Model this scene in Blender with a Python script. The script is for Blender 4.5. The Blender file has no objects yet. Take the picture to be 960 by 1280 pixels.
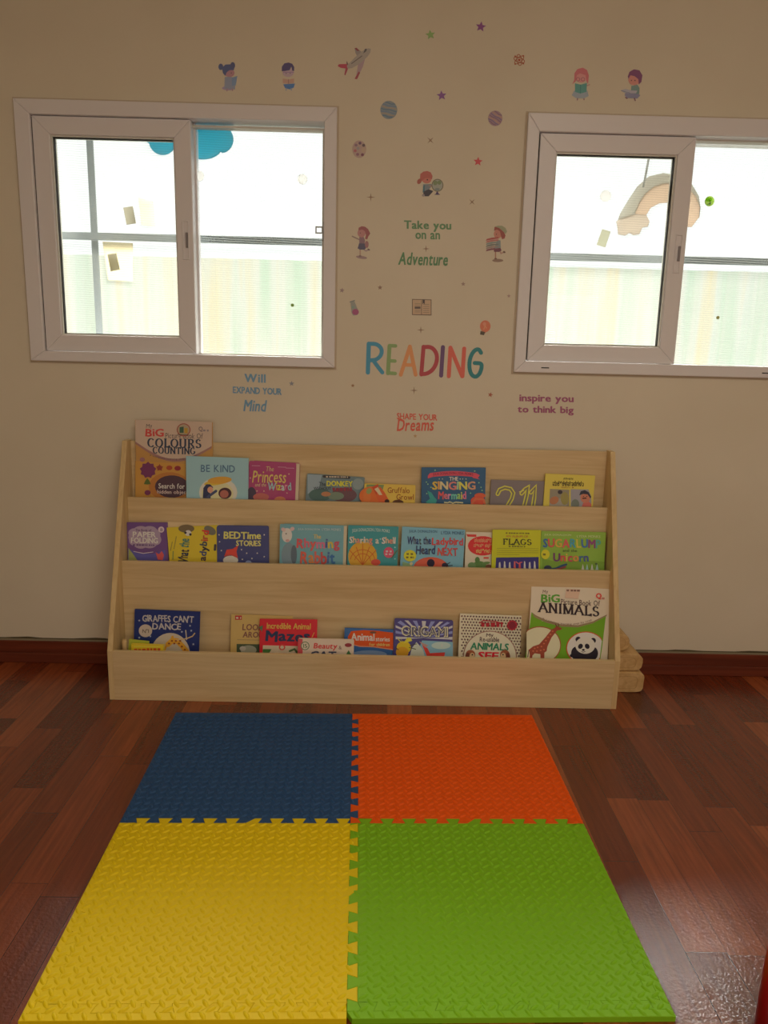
import bpy, bmesh, math, random
from mathutils import Vector, Matrix

random.seed(7)
scene = bpy.context.scene
COL = scene.collection

# ------------------------------------------------------------------ camera, sky, lights, exposure
CF, CD, CH = 947.6, 2.7904, 1.2
YAW, PIT, ROL = 0.01171, -0.20436, 0.0242
_f = Vector((math.sin(YAW) * math.cos(PIT), math.cos(YAW) * math.cos(PIT), math.sin(PIT)))
_r = Vector((math.cos(YAW), -math.sin(YAW), 0))
_u = _r.cross(_f)
CR = math.cos(ROL) * _r + math.sin(ROL) * _u
CU = -math.sin(ROL) * _r + math.cos(ROL) * _u
CC = Vector((0, -CD, CH))
cam_data = bpy.data.cameras.new('camera')
cam = bpy.data.objects.new('camera', cam_data)
COL.objects.link(cam)
cam_data.sensor_fit = 'VERTICAL'
cam_data.sensor_height = 36.0
cam_data.lens = 36.0 * CF / 1280.0
cam_data.clip_start = 0.05
cam.matrix_world = Matrix(((CR.x, CU.x, -_f.x, CC.x), (CR.y, CU.y, -_f.y, CC.y), (CR.z, CU.z, -_f.z, CC.z), (0, 0, 0, 1)))
scene.camera = cam

world = bpy.data.worlds.new('world')
scene.world = world
world.use_nodes = True
wn = world.node_tree.nodes
wn['Background'].inputs['Color'].default_value = (0.97, 1.0, 0.97, 1)
wn['Background'].inputs['Strength'].default_value = 1.15


def area_light(name, loc, rot, sx, sy, energy, color, portal=False):
    d = bpy.data.lights.new(name, 'AREA')
    d.shape = 'RECTANGLE'
    d.size, d.size_y = sx, sy
    d.energy = energy
    d.color = color
    if portal:
        d.cycles.is_portal = True
    o = bpy.data.objects.new(name, d)
    COL.objects.link(o)
    o.location = loc
    o.rotation_euler = rot
    return o


# hazy sun high in front of the windows, softened by thin cloud
sd = bpy.data.lights.new('hazy_sun', 'SUN')
sd.energy = 15.0
sd.angle = math.radians(42)
sd.color = (1.0, 0.95, 0.86)
so = bpy.data.objects.new('hazy_sun', sd)
COL.objects.link(so)
so.rotation_euler = (math.radians(-50), 0, 0)
# the room's ceiling lamp behind the camera, and an added rear fill for the walls
area_light('ceiling_lamp', (0.6, -2.75, 2.7), (0, 0, 0), 1.3, 0.7, 26.0, (1.0, 0.87, 0.69))
area_light('rear_fill', (0.7, -4.7, 1.05), (math.radians(88), 0, 0), 2.8, 1.5, 14.5, (1.0, 0.90, 0.78))
area_light('window_portal', (-0.70, 0.19, 1.58), (math.radians(-90), 0, 0), 1.06, 0.84, 1, (1, 1, 1), True)
area_light('window_portal', (1.03, 0.19, 1.58), (math.radians(-90), 0, 0), 1.06, 0.84, 1, (1, 1, 1), True)

vs = scene.view_settings
vs.view_transform = 'Standard'
vs.look = 'None'
vs.gamma = 1.0
vs.use_curve_mapping = False
vs.exposure = 0.0
scene.display_settings.display_device = 'sRGB'


# ------------------------------------------------------------------ helpers
def lin1(c):
    c /= 255.0
    return c / 12.92 if c <= 0.04045 else ((c + 0.055) / 1.055) ** 2.4


def lin(r, g, b):
    return (lin1(r), lin1(g), lin1(b))


GAIN = (2.5, 2.65, 3.15)


def ph(c, k=1.0):
    """paint colour of something seen as c in the dim room"""
    l = lin(*c)
    return tuple(min(0.9, l[i] * GAIN[i] * k) for i in range(3))


_mats = {}


def mat(color, rough=0.6, spec=0.35, name=None, translucent=0.0):
    key = (tuple(round(x, 4) for x in color), rough, spec, translucent)
    if key in _mats:
        return _mats[key]
    m = bpy.data.materials.new(name or 'paint')
    m.use_nodes = True
    b = m.node_tree.nodes['Principled BSDF']
    b.inputs['Base Color'].default_value = (*color, 1)
    b.inputs['Roughness'].default_value = rough
    b.inputs['Specular IOR Level'].default_value = spec
    if translucent:
        nt = m.node_tree
        t = nt.nodes.new('ShaderNodeBsdfTranslucent')
        t.inputs['Color'].default_value = (*[min(0.95, (x * translucent) ** 0.5) for x in color], 1)
        mx = nt.nodes.new('ShaderNodeMixShader')
        mx.inputs[0].default_value = 0.9
        nt.links.new(b.outputs[0], mx.inputs[1])
        nt.links.new(t.outputs[0], mx.inputs[2])
        nt.links.new(mx.outputs[0], nt.nodes['Material Output'].inputs[0])
    _mats[key] = m
    return m


class NT:
    """small helper to wire shader nodes"""

    def __init__(s, name):
        s.m = bpy.data.materials.new(name)
        s.m.use_nodes = True
        s.t = s.m.node_tree
        s.b = s.t.nodes['Principled BSDF']
        s.out = s.t.nodes['Material Output']

    def n(s, typ, **kw):
        nd = s.t.nodes.new('ShaderNode' + typ)
        for k, v in kw.items():
            setattr(nd, k, v)
        return nd

    def l(s, a, b):
        s.t.links.new(a, b)

    def math(s, op, a, b=None):
        nd = s.n('Math', operation=op)
        for i, x in enumerate((a, b)):
            if x is None:
                continue
            if isinstance(x, (int, float)):
                nd.inputs[i].default_value = x
            else:
                s.l(x, nd.inputs[i])
        return nd.outputs[0]

    def ramp(s, fac, stops):
        nd = s.n('ValToRGB')
        e = nd.color_ramp.elements
        while len(e) < len(stops):
            e.new(0.5)
        for el, (p, c) in zip(e, stops):
            el.position = p
            el.color = (*c, 1)
        s.l(fac, nd.inputs[0])
        return nd.outputs[0]


def link(name, me, parent=None):
    o = bpy.data.objects.new(name, me)
    COL.objects.link(o)
    if parent:
        o.parent = parent
    return o


def tag(o, label=None, cat=None, group=None, kind=None):
    if label: o['label'] = label
    if cat: o['category'] = cat
    if group: o['group'] = group
    if kind: o['kind'] = kind
    return o


def empty(name, loc=(0, 0, 0), matrix=None):
    o = bpy.data.objects.new(name, None)
    o.empty_display_size = 0.05
    COL.objects.link(o)
    if matrix is not None:
        o.matrix_world = matrix
    else:
        o.location = loc
    return o


class MB:
    """collects solids and makes ONE mesh object"""

    def __init__(s):
        s.bm = bmesh.new()

    def box(s, x0, x1, y0, y1, z0, z1, mi=0):
        v = [s.bm.verts.new((x, y, z)) for x in (x0, x1) for y in (y0, y1) for z in (z0, z1)]
        for q in ((0, 1, 3, 2), (4, 6, 7, 5), (0, 4, 5, 1), (2, 3, 7, 6), (0, 2, 6, 4), (1, 5, 7, 3)):
            f = s.bm.faces.new([v[i] for i in q])
            f.material_index = mi
        return s

    def prism(s, pts, a0, a1, axis='y', mi=0):
        """pts 2D outline extruded along axis"""
        def P(p, a):
            return {'y': (p[0], a, p[1]), 'x': (a, p[0], p[1]), 'z': (p[0], p[1], a)}[axis]
        A = [s.bm.verts.new(P(p, a0)) for p in pts]
        B = [s.bm.verts.new(P(p, a1)) for p in pts]
        n = len(pts)
        fs = [s.bm.faces.new(A), s.bm.faces.new(B[::-1])]
        for i in range(n):
            fs.append(s.bm.faces.new((A[i], B[i], B[(i + 1) % n], A[(i + 1) % n])))
        for f in fs:
            f.material_index = mi
        return s

    def ring(s, x0, x1, z0, z1, w, y0, y1):
        """a mitred rectangular frame of width w (or left, right, bottom, top widths)"""
        l, r, b, t = w if isinstance(w, tuple) else (w,) * 4
        o = [(x0, z0), (x1, z0), (x1, z1), (x0, z1)]
        i = [(x0 + l, z0 + b), (x1 - r, z0 + b), (x1 - r, z1 - t), (x0 + l, z1 - t)]
        for k in range(4):
            j = (k + 1) % 4
            s.prism([o[k], o[j], i[j], i[k]], y0, y1)
        return s

    def tube(s, pts, radii, n=12):
        rings = []
        pts = [Vector(p) for p in pts]
        for k, p in enumerate(pts):
            d = (pts[min(k + 1, len(pts) - 1)] - pts[max(k - 1, 0)]).normalized()
            a = d.cross(Vector((0, 0, 1)) if abs(d.z) < 0.9 else Vector((1, 0, 0))).normalized()
            b = d.cross(a)
            r = radii[k] if isinstance(radii, (list, tuple)) else radii
            rings.append([s.bm.verts.new(p + r * (math.cos(t) * a + math.sin(t) * b)) for t in [2 * math.pi * i / n for i in range(n)]])
        for A, B in zip(rings, rings[1:]):
            for i in range(n):
                s.bm.faces.new((A[i], A[(i + 1) % n], B[(i + 1) % n], B[i]))
        s.bm.faces.new(rings[0][::-1])
        s.bm.faces.new(rings[-1])
        return s

    def build(s, name, mats, parent=None, bevel=0.0, smooth=False, segs=2):
        bmesh.ops.recalc_face_normals(s.bm, faces=s.bm.faces)
        me = bpy.data.meshes.new(name)
        s.bm.to_mesh(me)
        s.bm.free()
        for m in (mats if isinstance(mats, (list, tuple)) else [mats]):
            me.materials.append(m)
        if smooth:
            for p in me.polygons:
                p.use_smooth = True
        o = link(name, me, parent)
        if bevel:
            b = o.modifiers.new('bevel', 'BEVEL')
            b.width = bevel
            b.segments = segs
            b.limit_method = 'ANGLE'
            b.angle_limit = math.radians(40)
        return o


def ray(u, v):
    return (CR * ((u - 480) / CF) + CU * ((640 - v) / CF) + _f)


def at(u, v, y):
    """the point of the upright plane at depth y that stands at this spot of the photograph"""
    d = ray(u, v)
    return CC + d * ((y - CC.y) / d.y)


def on_plane(u, v, p0, n):
    d = ray(u, v)
    return CC + d * ((p0 - CC).dot(n) / d.dot(n))


# ------------------------------------------------------------------ flat lettering and pictures
_glyph = {}


def glyph(ch, bold, ft=None):
    key = (ch, bold)
    if key in _glyph:
        return _glyph[key]
    cu = bpy.data.curves.new('t', 'FONT')
    cu.body = ch
    cu.size = 1.0
    cu.offset = bold
    cu.resolution_u = 2
    cu.fill_mode = 'FRONT'
    ob = bpy.data.objects.new('t', cu)
    me = bpy.data.meshes.new_from_object(ob)
    vs_ = [(v.co.x, v.co.y) for v in me.vertices]
    fs = [tuple(p.vertices) for p in me.polygons]
    bpy.data.objects.remove(ob)
    bpy.data.curves.remove(cu)
    bpy.data.meshes.remove(me)
    _glyph[key] = (vs_, fs)
    return _glyph[key]


def arc(cx, cy, rx, ry, a0, a1, n=10):
    return [(cx + rx * math.cos(math.radians(a0 + (a1 - a0) * i / n)), cy + ry * math.sin(math.radians(a0 + (a1 - a0) * i / n))) for i in range(n + 1)]


# roman capitals as strokes in a unit-high box (x right, y up)
ROMAN = {
    'A': (.8, [[(.0, 0), (.4, 1)], [(.38, 1), (.8, 0)], [(.16, .36), (.62, .36)]]),
    'N': (.8, [[(.1, 0), (.1, 1)], [(.1, 1), (.7, 0)], [(.7, 0), (.7, 1)]]),
    'I': (.3, [[(.15, 0), (.15, 1)]]),
    'M': (.95, [[(.1, 0), (.1, 1)], [(.1, 1), (.47, .05)], [(.47, .05), (.85, 1)], [(.85, 1), (.85, 0)]]),
    'L': (.62, [[(.15, 0), (.15, 1)], [(.15, .02), (.6, .02), (.6, .22)]]),
    'S': (.6, [arc(.3, .74, .22, .25, 20, 270, 9) + arc(.3, .25, .25, .25, 90, -165, 9)[1:]]),
    'C': (.75, [arc(.4, .5, .34, .5, 40, 320, 16)]),
    'O': (.82, [arc(.41, .5, .36, .49, 0, 360, 20)]),
    'U': (.8, [[(.12, 1), (.12, .3)] + arc(.4, .3, .28, .3, 180, 360, 10) + [(.68, 1)]]),
    'R': (.76, [[(.15, 0), (.15, 1)], [(.15, .98), (.4, .98)] + arc(.4, .74, .2, .24, 90, -90, 8) + [(.15, .5)], [(.36, .5), (.72, 0)]]),
    'T': (.72, [[(.36, 0), (.36, 1)], [(.02, .8), (.02, .98), (.7, .98), (.7, .8)]]),
    'G': (.8, [arc(.4, .5, .34, .5, 40, 330, 16) + [(.7, .42)], [(.5, .42), (.8, .42)]]),
    'F': (.62, [[(.15, 0), (.15, 1)], [(.15, .98), (.6, .98), (.6, .78)], [(.15, .52), (.48, .52)]]),
}


class Art:
    """flat pictures and lettering drawn on a surface; fn maps photograph spots to local (x, z) of that surface"""

    def __init__(s, fn, flip=True):
        s.fn = fn
        s.parts = {}
        s.layer = 0
        s.cur = 'illustration'
        s.k = 0

    def p(s, name):
        s.cur = name
        return s

    def line(s, part):
        s.k += 1
        return '%s#%d' % (part, s.k)

    def _part(s, part):
        part = s.cur if part == 'illustration' else part
        return s.parts.setdefault(part, ([], [], [], []))

    def poly(s, pts, col, part='illustration', raw=False, faces=None):
        V, F, MI, MS = s._part(part)
        m = col if not isinstance(col, tuple) else mat(col if raw else ph(col), 0.55)
        if m not in MS:
            MS.append(m)
        i = MS.index(m)
        s.layer += 1
        y = -(0.0005 + 0.000012 * s.layer)
        b = len(V)
        for p in pts:
            x, z = s.fn(*p)
            V.append((x, y, z))
        for f in (faces or [tuple(range(len(pts)))]):
            F.append(tuple(b + k for k in f))
            MI.append(i)

    def ell(s, cx, cy, rx, ry, col, part='illustration', rot=0, n=22, a0=0, a1=360):
        c, si = math.cos(math.radians(rot)), math.sin(math.radians(rot))
        full = abs(a1 - a0) >= 360
        P = []
        for i in range(n if full else n + 1):
            t = math.radians(a0 + (a1 - a0) * i / n)
            x, y = rx * math.cos(t), ry * math.sin(t)
            P.append((cx + c * x - si * y, cy + si * x + c * y))
        s.poly(P, col, part)

    def star(s, cx, cy, r, col, part='illustration', rot=0, n=5, q=0.45):
        P = []
        for i in range(2 * n):
            t = math.radians(rot - 90 + 180 * i / n)
            k = r if i % 2 == 0 else r * q
            P.append((cx + k * math.cos(t), cy + k * math.sin(t)))
        s.poly(P, col, part)

    def stroke(s, pts, w, col, part='illustration', cap=True, wf=None):
        """a brush line with rounded ends"""
        pts = [Vector((p[0], p[1])) for p in pts]
        pts = [p for i, p in enumerate(pts) if i == 0 or (p - pts[i - 1]).length > 1e-6]
        if len(pts) < 2:
            return
        n = len(pts)
        L, R = [], []
        for i in range(n):
            d0 = (pts[i] - pts[i - 1]).normalized() if i else None
            d1 = (pts[i + 1] - pts[i]).normalized() if i < n - 1 else None
            if d0 is None: d0 = d1
            if d1 is None: d1 = d0
            t = d0 + d1
            t = t.normalized() if t.length > 0.2 else d1
            nn = Vector((-t.y, t.x))
            k = 1.0 / max(0.5, nn.dot(Vector((-d1.y, d1.x))))
            ww = w if wf is None else wf(d1)
            L.append(pts[i] + nn * ww * 0.5 * k)
            R.append(pts[i] - nn * ww * 0.5 * k)
        V = L + R
        F = [(i, i + 1, n + i + 1, n + i) for i in range(n - 1)]
        if cap:
            for e, q in ((0, 1), (n - 1, n - 2)):
                d = (pts[e] - pts[q]).normalized()
                a = math.atan2(d.y, d.x)
                b = len(V)
                for k in range(9):
                    t = a - math.pi / 2 + math.pi * k / 8
                    V.append(pts[e] + Vector((math.cos(t), math.sin(t))) * w * 0.5)
                F.append(tuple(range(b, b + 9)))
        s.poly([(v.x, v.y) for v in V], col, part, faces=F)

    def text(s, st, box, col, part='title', bold=0.0, shear=0.0, jit=0.0, slope=0.018, gap=0.09, arch=0.0, seed=1, rot=0):
        """box = left, top, right, bottom in the photograph; the words fill it"""
        rnd = random.Random(seed)
        part = s.line(part)
        bold = min(bold, 0.04)
        x0, y0, x1, y1 = box
        pen = 0.0
        items = []
        for ch in st:
            if ch == ' ':
                pen += 0.34
                continue
            V, F = glyph(ch, 0)
            if not V:
                pen += 0.3
                continue
            mn = min(v[0] for v in V)
            mx = max(v[0] for v in V)
            items.append((ch, V, F, pen - mn, (pen + (mx - mn) / 2)))
            pen += mx - mn + gap
        pen -= gap
        if not items:
            return
        ys = [v[1] for it in items for v in it[1]]
        lo, hi = min(ys), max(ys)
        sx = (x1 - x0) / max(pen, 1e-3)
        sy = (y1 - y0) / (hi - lo)
        k = 0
        cr, sr = math.cos(math.radians(rot)), math.sin(math.radians(rot))
        mxx, myy = (x0 + x1) / 2, (y0 + y1) / 2
        for ch, V, F, off, mid in items:
            a = rnd.uniform(-jit, jit)
            dy = rnd.uniform(-jit, jit) * (y1 - y0) * 0.5
            ca, sa = math.cos(a), math.sin(a)
            u = (mid / pen - 0.5) * 2
            b_ = bold * 0.8
            for ox_, oy_ in ([(0, 0)] if b_ <= 0 else [(-b_, -b_ * .6), (b_, -b_ * .6), (-b_, b_ * .6), (b_, b_ * .6)]):
              pts = []
              for vx, vy in V:
                X = (vx + ox_ + off + shear * (vy - lo)) * sx
                Y = (vy + oy_ - lo) * sy
                mx_, my_ = mid * sx, 0.5 * (hi - lo) * sy
                dx, dyy = X - mx_, Y - my_
                X, Y = mx_ + ca * dx - sa * dyy, my_ + sa * dx + ca * dyy
                px, py = x0 + X, y1 - Y + dy + slope * X - arch * (1 - u * u)
                if rot:
                    ddx, ddy = px - mxx, py - myy
                    px, py = mxx + cr * ddx - sr * ddy, myy + sr * ddx + cr * ddy
                pts.append((px, py))
              c = col[k % len(col)] if isinstance(col, list) else col
              s.poly(pts, c, part, faces=F)
            k += 1

    def scribble(s, box, col, part='small_print', seed=5, letters=False):
        """print too small to read: a row of short marks"""
        rnd = random.Random(seed)
        part = s.line(part)
        x0, y0, x1, y1 = box
        h = y1 - y0
        x = x0
        while x < x1 - h * .3:
            w = h * (rnd.uniform(.45, .8) if letters else rnd.uniform(.6, 1.6))
            w = min(w, x1 - x)
            dy = 0.018 * (x - x0)
            t = y0 + (h * rnd.uniform(0, .3) if letters else h * .15)
            s.poly([(x, t + dy), (x + w, t + dy), (x + w * rnd.uniform(.85, 1.0), y1 + dy), (x + w * rnd.uniform(0, .15), y1 + dy)], col, part)
            x += w + h * (.22 if letters else rnd.choice((.25, .3, .7)))

    def roman(s, st, box, col, part='title', slope=0.02, thick=0.25, thin=0.095, gap=.16):
        part = s.line(part)
        x0, y0, x1, y1 = box
        tot = sum((ROMAN[c][0] if c != ' ' else .4) + gap for c in st) - gap
        sx, h = (x1 - x0) / tot, y1 - y0
        pen = 0
        wf = lambda d: (thin + (thick - thin) * abs(d.y) ** 1.5) * h * 0.9
        for ch in st:
            if ch == ' ':
                pen += .4 + gap
                continue
            w, lines = ROMAN[ch]
            for ln in lines:
                P = [(x0 + (pen + p[0]) * sx, y1 - p[1] * h + slope * (pen + p[0]) * sx) for p in ln]
                s.stroke(P, thin * h, col, part, cap=False, wf=wf)
                if len(ln) == 2 and abs(ln[0][1] - ln[1][1]) > .5 or ch == 'U':
                    for e in (P[0], P[-1]):
                        d = .15 * sx
                        s.stroke([(e[0] - d, e[1]), (e[0] + d, e[1])], thin * h, col, part, cap=False)
            pen += w + gap

    def build(s, parent):
        for part, (V, F, MI, MS) in s.parts.items():
            part = part.split('#')[0]
            me = bpy.data.meshes.new(part)
            me.from_pydata(V, [], F)
            for m in MS:
                me.materials.append(m)
            me.polygons.foreach_set('material_index', MI)
            me.update()
            bm = bmesh.new()
            bm.from_mesh(me)
            bm.normal_update()
            for f in bm.faces:
                if f.normal.y > 0:
                    f.normal_flip()
            bm.to_mesh(me)
            bm.free()
            link(part, me, parent)


def zz(x0, y0, k):
    """spots read off an enlargement of the photograph"""
    return lambda *p: [(x0 + a / k, y0 + b / k) for a, b in p]


# ------------------------------------------------------------------ surface materials
def wall_paint():
    t = NT('cream_wall_paint')
    no = t.n('TexNoise')
    no.inputs['Scale'].default_value = 2.2
    no.inputs['Detail'].default_value = 4
    geo = t.n('NewGeometry')
    t.l(geo.outputs['Position'], no.inputs['Vector'])
    c = t.ramp(no.outputs[0], [(0.3, lin(226, 217, 197)), (0.7, lin(233, 225, 206))])
    t.l(c, t.b.inputs['Base Color'])
    t.b.inputs['Roughness'].default_value = 0.55
    n2 = t.n('TexNoise')
    n2.inputs['Scale'].default_value = 140
    t.l(geo.outputs['Position'], n2.inputs['Vector'])
    bp = t.n('Bump')
    bp.inputs['Strength'].default_value = 0.06
    bp.inputs['Distance'].default_value = 0.002
    t.l(n2.outputs[0], bp.inputs['Height'])
    t.l(bp.outputs[0], t.b.inputs['Normal'])
    return t.m


def floor_wood():
    t = NT('red_brown_strip_parquet')
    geo = t.n('NewGeometry')
    sp = t.n('SeparateXYZ')
    t.l(geo.outputs['Position'], sp.inputs[0])
    x, y = sp.outputs[0], sp.outputs[1]
    W, L = 0.087, 0.56
    xs = t.math('ADD', t.math('DIVIDE', x, W), 0.37)
    col = t.math('FLOOR', xs)
    wn1 = t.n('TexWhiteNoise', noise_dimensions='1D')
    t.l(col, wn1.inputs['W'])
    ys = t.math('ADD', t.math('DIVIDE', y, L), t.math('MULTIPLY', wn1.outputs['Value'], 7.0))
    row = t.math('FLOOR', ys)
    cmb = t.n('CombineXYZ')
    t.l(col, cmb.inputs[0])
    t.l(row, cmb.inputs[1])
    wn2 = t.n('TexWhiteNoise', noise_dimensions='2D')
    t.l(cmb.outputs[0], wn2.inputs['Vector'])
    base = t.ramp(wn2.outputs['Value'], [(0.0, lin(102, 40, 18)), (0.5, lin(124, 54, 25)), (0.8, lin(144, 68, 34)), (1.0, lin(170, 92, 52))])
    # grain
    gv = t.n('CombineXYZ')
    t.l(t.math('MULTIPLY', x, 60), gv.inputs[0])
    t.l(t.math('ADD', t.math('MULTIPLY', y, 3.0), t.math('MULTIPLY', wn2.outputs['Value'], 40)), gv.inputs[1])
    gn = t.n('TexNoise')
    gn.inputs['Scale'].default_value = 1.6
    gn.inputs['Detail'].default_value = 5
    gn.inputs['Distortion'].default_value = 0.6
    t.l(gv.outputs[0], gn.inputs['Vector'])
    gr = t.ramp(gn.outputs[0], [(0.25, (0.62, 0.6, 0.58)), (0.7, (1.08, 1.05, 1.0))])
    mx = t.n('MixRGB', blend_type='MULTIPLY')
    mx.inputs[0].default_value = 1.0
    t.l(base, mx.inputs[1])
    t.l(gr, mx.inputs[2])
    # joints between the staves
    fx = t.math('FRACT', xs)
    fy = t.math('FRACT', ys)
    ex = t.math('MINIMUM', fx, t.math('SUBTRACT', 1.0, fx))
    ey = t.math('MINIMUM', fy, t.math('SUBTRACT', 1.0, fy))
    j = t.math('MINIMUM', t.math('MULTIPLY', ex, W), t.math('MULTIPLY', ey, L))
    jm = t.math('LESS_THAN', j, 0.0008)
    m2 = t.n('MixRGB')
    t.l(t.math('MULTIPLY', jm, 0.6), m2.inputs[0])
    t.l(mx.outputs[0], m2.inputs[1])
    m2.inputs[2].default_value = (*lin(45, 18, 10), 1)
    t.l(m2.outputs[0], t.b.inputs['Base Color'])
    t.b.inputs['Roughness'].default_value = 0.27
    t.b.inputs['Specular IOR Level'].default_value = 0.85
    n3 = t.n('TexNoise')
    n3.inputs['Scale'].default_value = 130
    n3.inputs['Detail'].default_value = 2
    t.l(geo.outputs['Position'], n3.inputs['Vector'])
    bp = t.n('Bump')
    bp.inputs['Strength'].default_value = 0.48
    bp.inputs['Distance'].default_value = 0.002
    t.l(n3.outputs[0], bp.inputs['Height'])
    t.l(bp.outputs[0], t.b.inputs['Normal'])
    return t.m


def wood(name, c0, c1, axis, rough=0.5, sc=1.0, obj=True):
    """veneer with grain running along an axis"""
    t = NT(name)
    if obj:
        tc = t.n('TexCoord').outputs['Object']
    else:
        tc = t.n('NewGeometry').outputs['Position']
    mp = t.n('Mapping')
    s = [26 * sc, 26 * sc, 26 * sc]
    s['xyz'.index(axis)] = 1.3 * sc
    mp.inputs['Scale'].default_value = s
    t.l(tc, mp.inputs['Vector'])
    no = t.n('TexNoise')
    no.inputs['Scale'].default_value = 1.5
    no.inputs['Detail'].default_value = 6
    no.inputs['Roughness'].default_value = 0.6
    no.inputs['Distortion'].default_value = 0.8
    t.l(mp.outputs[0], no.inputs['Vector'])
    c = t.ramp(no.outputs[0], [(0.28, c0), (0.62, c1)])
    t.l(c, t.b.inputs['Base Color'])
    t.b.inputs['Roughness'].default_value = rough
    t.b.inputs['Specular IOR Level'].default_value = 0.35
    return t.m


def glass_mat():
    t = NT('window_glass')
    tr = t.n('BsdfTransparent')
    tr.inputs[0].default_value = (0.97, 0.985, 0.98, 1)
    gl = t.n('BsdfGlossy')
    gl.inputs['Roughness'].default_value = 0.02
    fr = t.n('Fresnel')
    fr.inputs[0].default_value = 1.35
    mx = t.n('MixShader')
    t.l(fr.outputs[0], mx.inputs[0])
    t.l(tr.outputs[0], mx.inputs[1])
    t.l(gl.outputs[0], mx.inputs[2])
    t.l(mx.outputs[0], t.out.inputs[0])
    return t.m


def screen_mat(k):
    """fly screen: fine horizontal weave that lets most of the light through"""
    t = NT('fly_screen')
    geo = t.n('NewGeometry')
    mp = t.n('Mapping')
    mp.inputs['Rotation'].default_value = (0, math.radians(-1.5), 0)
    t.l(geo.outputs['Position'], mp.inputs['Vector'])
    wv = t.n('TexWave', bands_direction='Z', wave_type='BANDS')
    wv.inputs['Scale'].default_value = 40
    wv.inputs['Distortion'].default_value = 0.6
    wv.inputs['Detail'].default_value = 1
    wv.inputs['Detail Scale'].default_value = 0.4
    t.l(mp.outputs[0], wv.inputs['Vector'])
    tr = t.n('BsdfTransparent')
    tl = t.n('BsdfTranslucent')
    tl.inputs[0].default_value = (0.80, 0.84, 0.80, 1)
    mx = t.n('MixShader')
    t.l(t.math('MULTIPLY_ADD', wv.outputs[1], 0.30) if False else t.math('ADD', t.math('MULTIPLY', wv.outputs[1], 0.10), k), mx.inputs[0])
    t.l(tr.outputs[0], mx.inputs[1])
    t.l(tl.outputs[0], mx.inputs[2])
    t.l(mx.outputs[0], t.out.inputs[0])
    return t.m


M_WALL = wall_paint()
M_FLOOR = floor_wood()
M_CEIL = mat(lin(232, 224, 208), 0.8, 0.2, 'ceiling_paint')
M_PVC = mat(lin(238, 236, 240), 0.35, 0.5, 'white_upvc')
M_BEAD = mat(lin(228, 226, 216), 0.4, 0.4, 'glazing_bead')
M_DARKGAP = mat(lin(52, 50, 48), 0.7, 0.2, 'gasket_and_gap_shade')  # gasket colour, used as painted shade in the sash gap too
M_GLASS = glass_mat()
M_SCREEN = screen_mat(0.03)
M_SCREEN2 = screen_mat(0.0)
M_GRILLE = mat(lin(128, 142, 150), 0.5, 0.4, 'grey_painted_steel')
M_SHELF = wood('pale_ash_veneer', lin(212, 184, 136), lin(232, 208, 164), 'x')
M_SHELFV = wood('pale_ash_veneer_upright', lin(210, 180, 128), lin(231, 205, 154), 'z')
M_SKIRT = wood('red_brown_skirting', lin(92, 40, 26), lin(124, 58, 38), 'x', 0.4)

# ------------------------------------------------------------------ the room
XL, XR, YB, ZC = -2.1, 2.3, -5.0, 2.75
W1 = (-1.2447, -0.1582, 1.1503, 2.0129)
W2 = (0.4877, 1.5742, 1.1503, 2.0129)


def struct(o, label=None):
    o['kind'] = 'structure'
    if label: o['label'] = label
    return o


def plane_box(name, m, *b):
    return struct(MB().box(*b).build(name, m))


struct(MB().box(XL, XR, YB, 0.15, -0.1, 0.0).build('floor', M_FLOOR), 'red-brown wooden strip parquet floor')
struct(MB().box(XL, XR, YB, 0.15, ZC, ZC + 0.1).build('ceiling', M_CEIL))
plane_box('wall_left', M_WALL, XL - 0.12, XL, YB, 0.15, 0, ZC)
plane_box('wall_right', M_WALL, XR, XR + 0.12, YB, 0.15, 0, ZC)
plane_box('wall_front', M_WALL, XL, XR, YB - 0.12, YB, 0, ZC)
wb = MB()
g = 0.004
xs_ = [XL, W1[0] + g, W1[1] - g, W2[0] + g, W2[1] - g, XR]
zs_ = [0, W1[2] + g, W1[3] - g, ZC]
for i in range(5):
    if i in (1, 3):
        wb.box(xs_[i], xs_[i + 1], 0, 0.15, zs_[0], zs_[1])
        wb.box(xs_[i], xs_[i + 1], 0, 0.15, zs_[2], zs_[3])
    else:
        wb.box(xs_[i], xs_[i + 1], 0, 0.15, 0, ZC)
struct(wb.build('wall_back', M_WALL), 'cream painted wall with two sliding windows')

# skirting: a board, a stepped foot and the torn sealant line above it
sk = MB()
sk.box(XL, XR, -0.014, 0, 0, 0.085)
sk.box(XL, XR, -0.024, -0.014, 0, 0.04)
struct(sk.build('baseboard_back', M_SKIRT, bevel=0.003), 'red-brown wooden skirting board')
for nm, xa, xb in (('baseboard_left', XL, XL + 0.014), ('baseboard_right', XR - 0.014, XR)):
    struct(MB().box(xa, xb, YB, -0.024, 0, 0.085).build(nm, M_SKIRT))
rnd = random.Random(3)
top = []
n = 150
for i in range(n + 1):
    x = XL + (XR - XL) * i / n
    w = max(0, math.sin(x * 17 + 1.3 * math.sin(x * 5)) * 0.004 + rnd.uniform(-0.001, 0.001))
    top.append((x, 0.0935 + w))
struct(MB().prism([(XL, 0.085), (XR, 0.085)] + [(x, 0.0915) for x, z in top[::-1]], -0.008, 0.0).build('trim_1', mat(lin(150, 142, 118), 0.7)), 'grey sealant line above the skirting')
struct(MB().prism([(x, 0.0915) for x, z in top] + [(x, z) for x, z in top[::-1]], -0.005, 0.0).build('trim_2', mat(lin(92, 82, 60), 0.8)), 'torn dark paint edge above the skirting')


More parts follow.
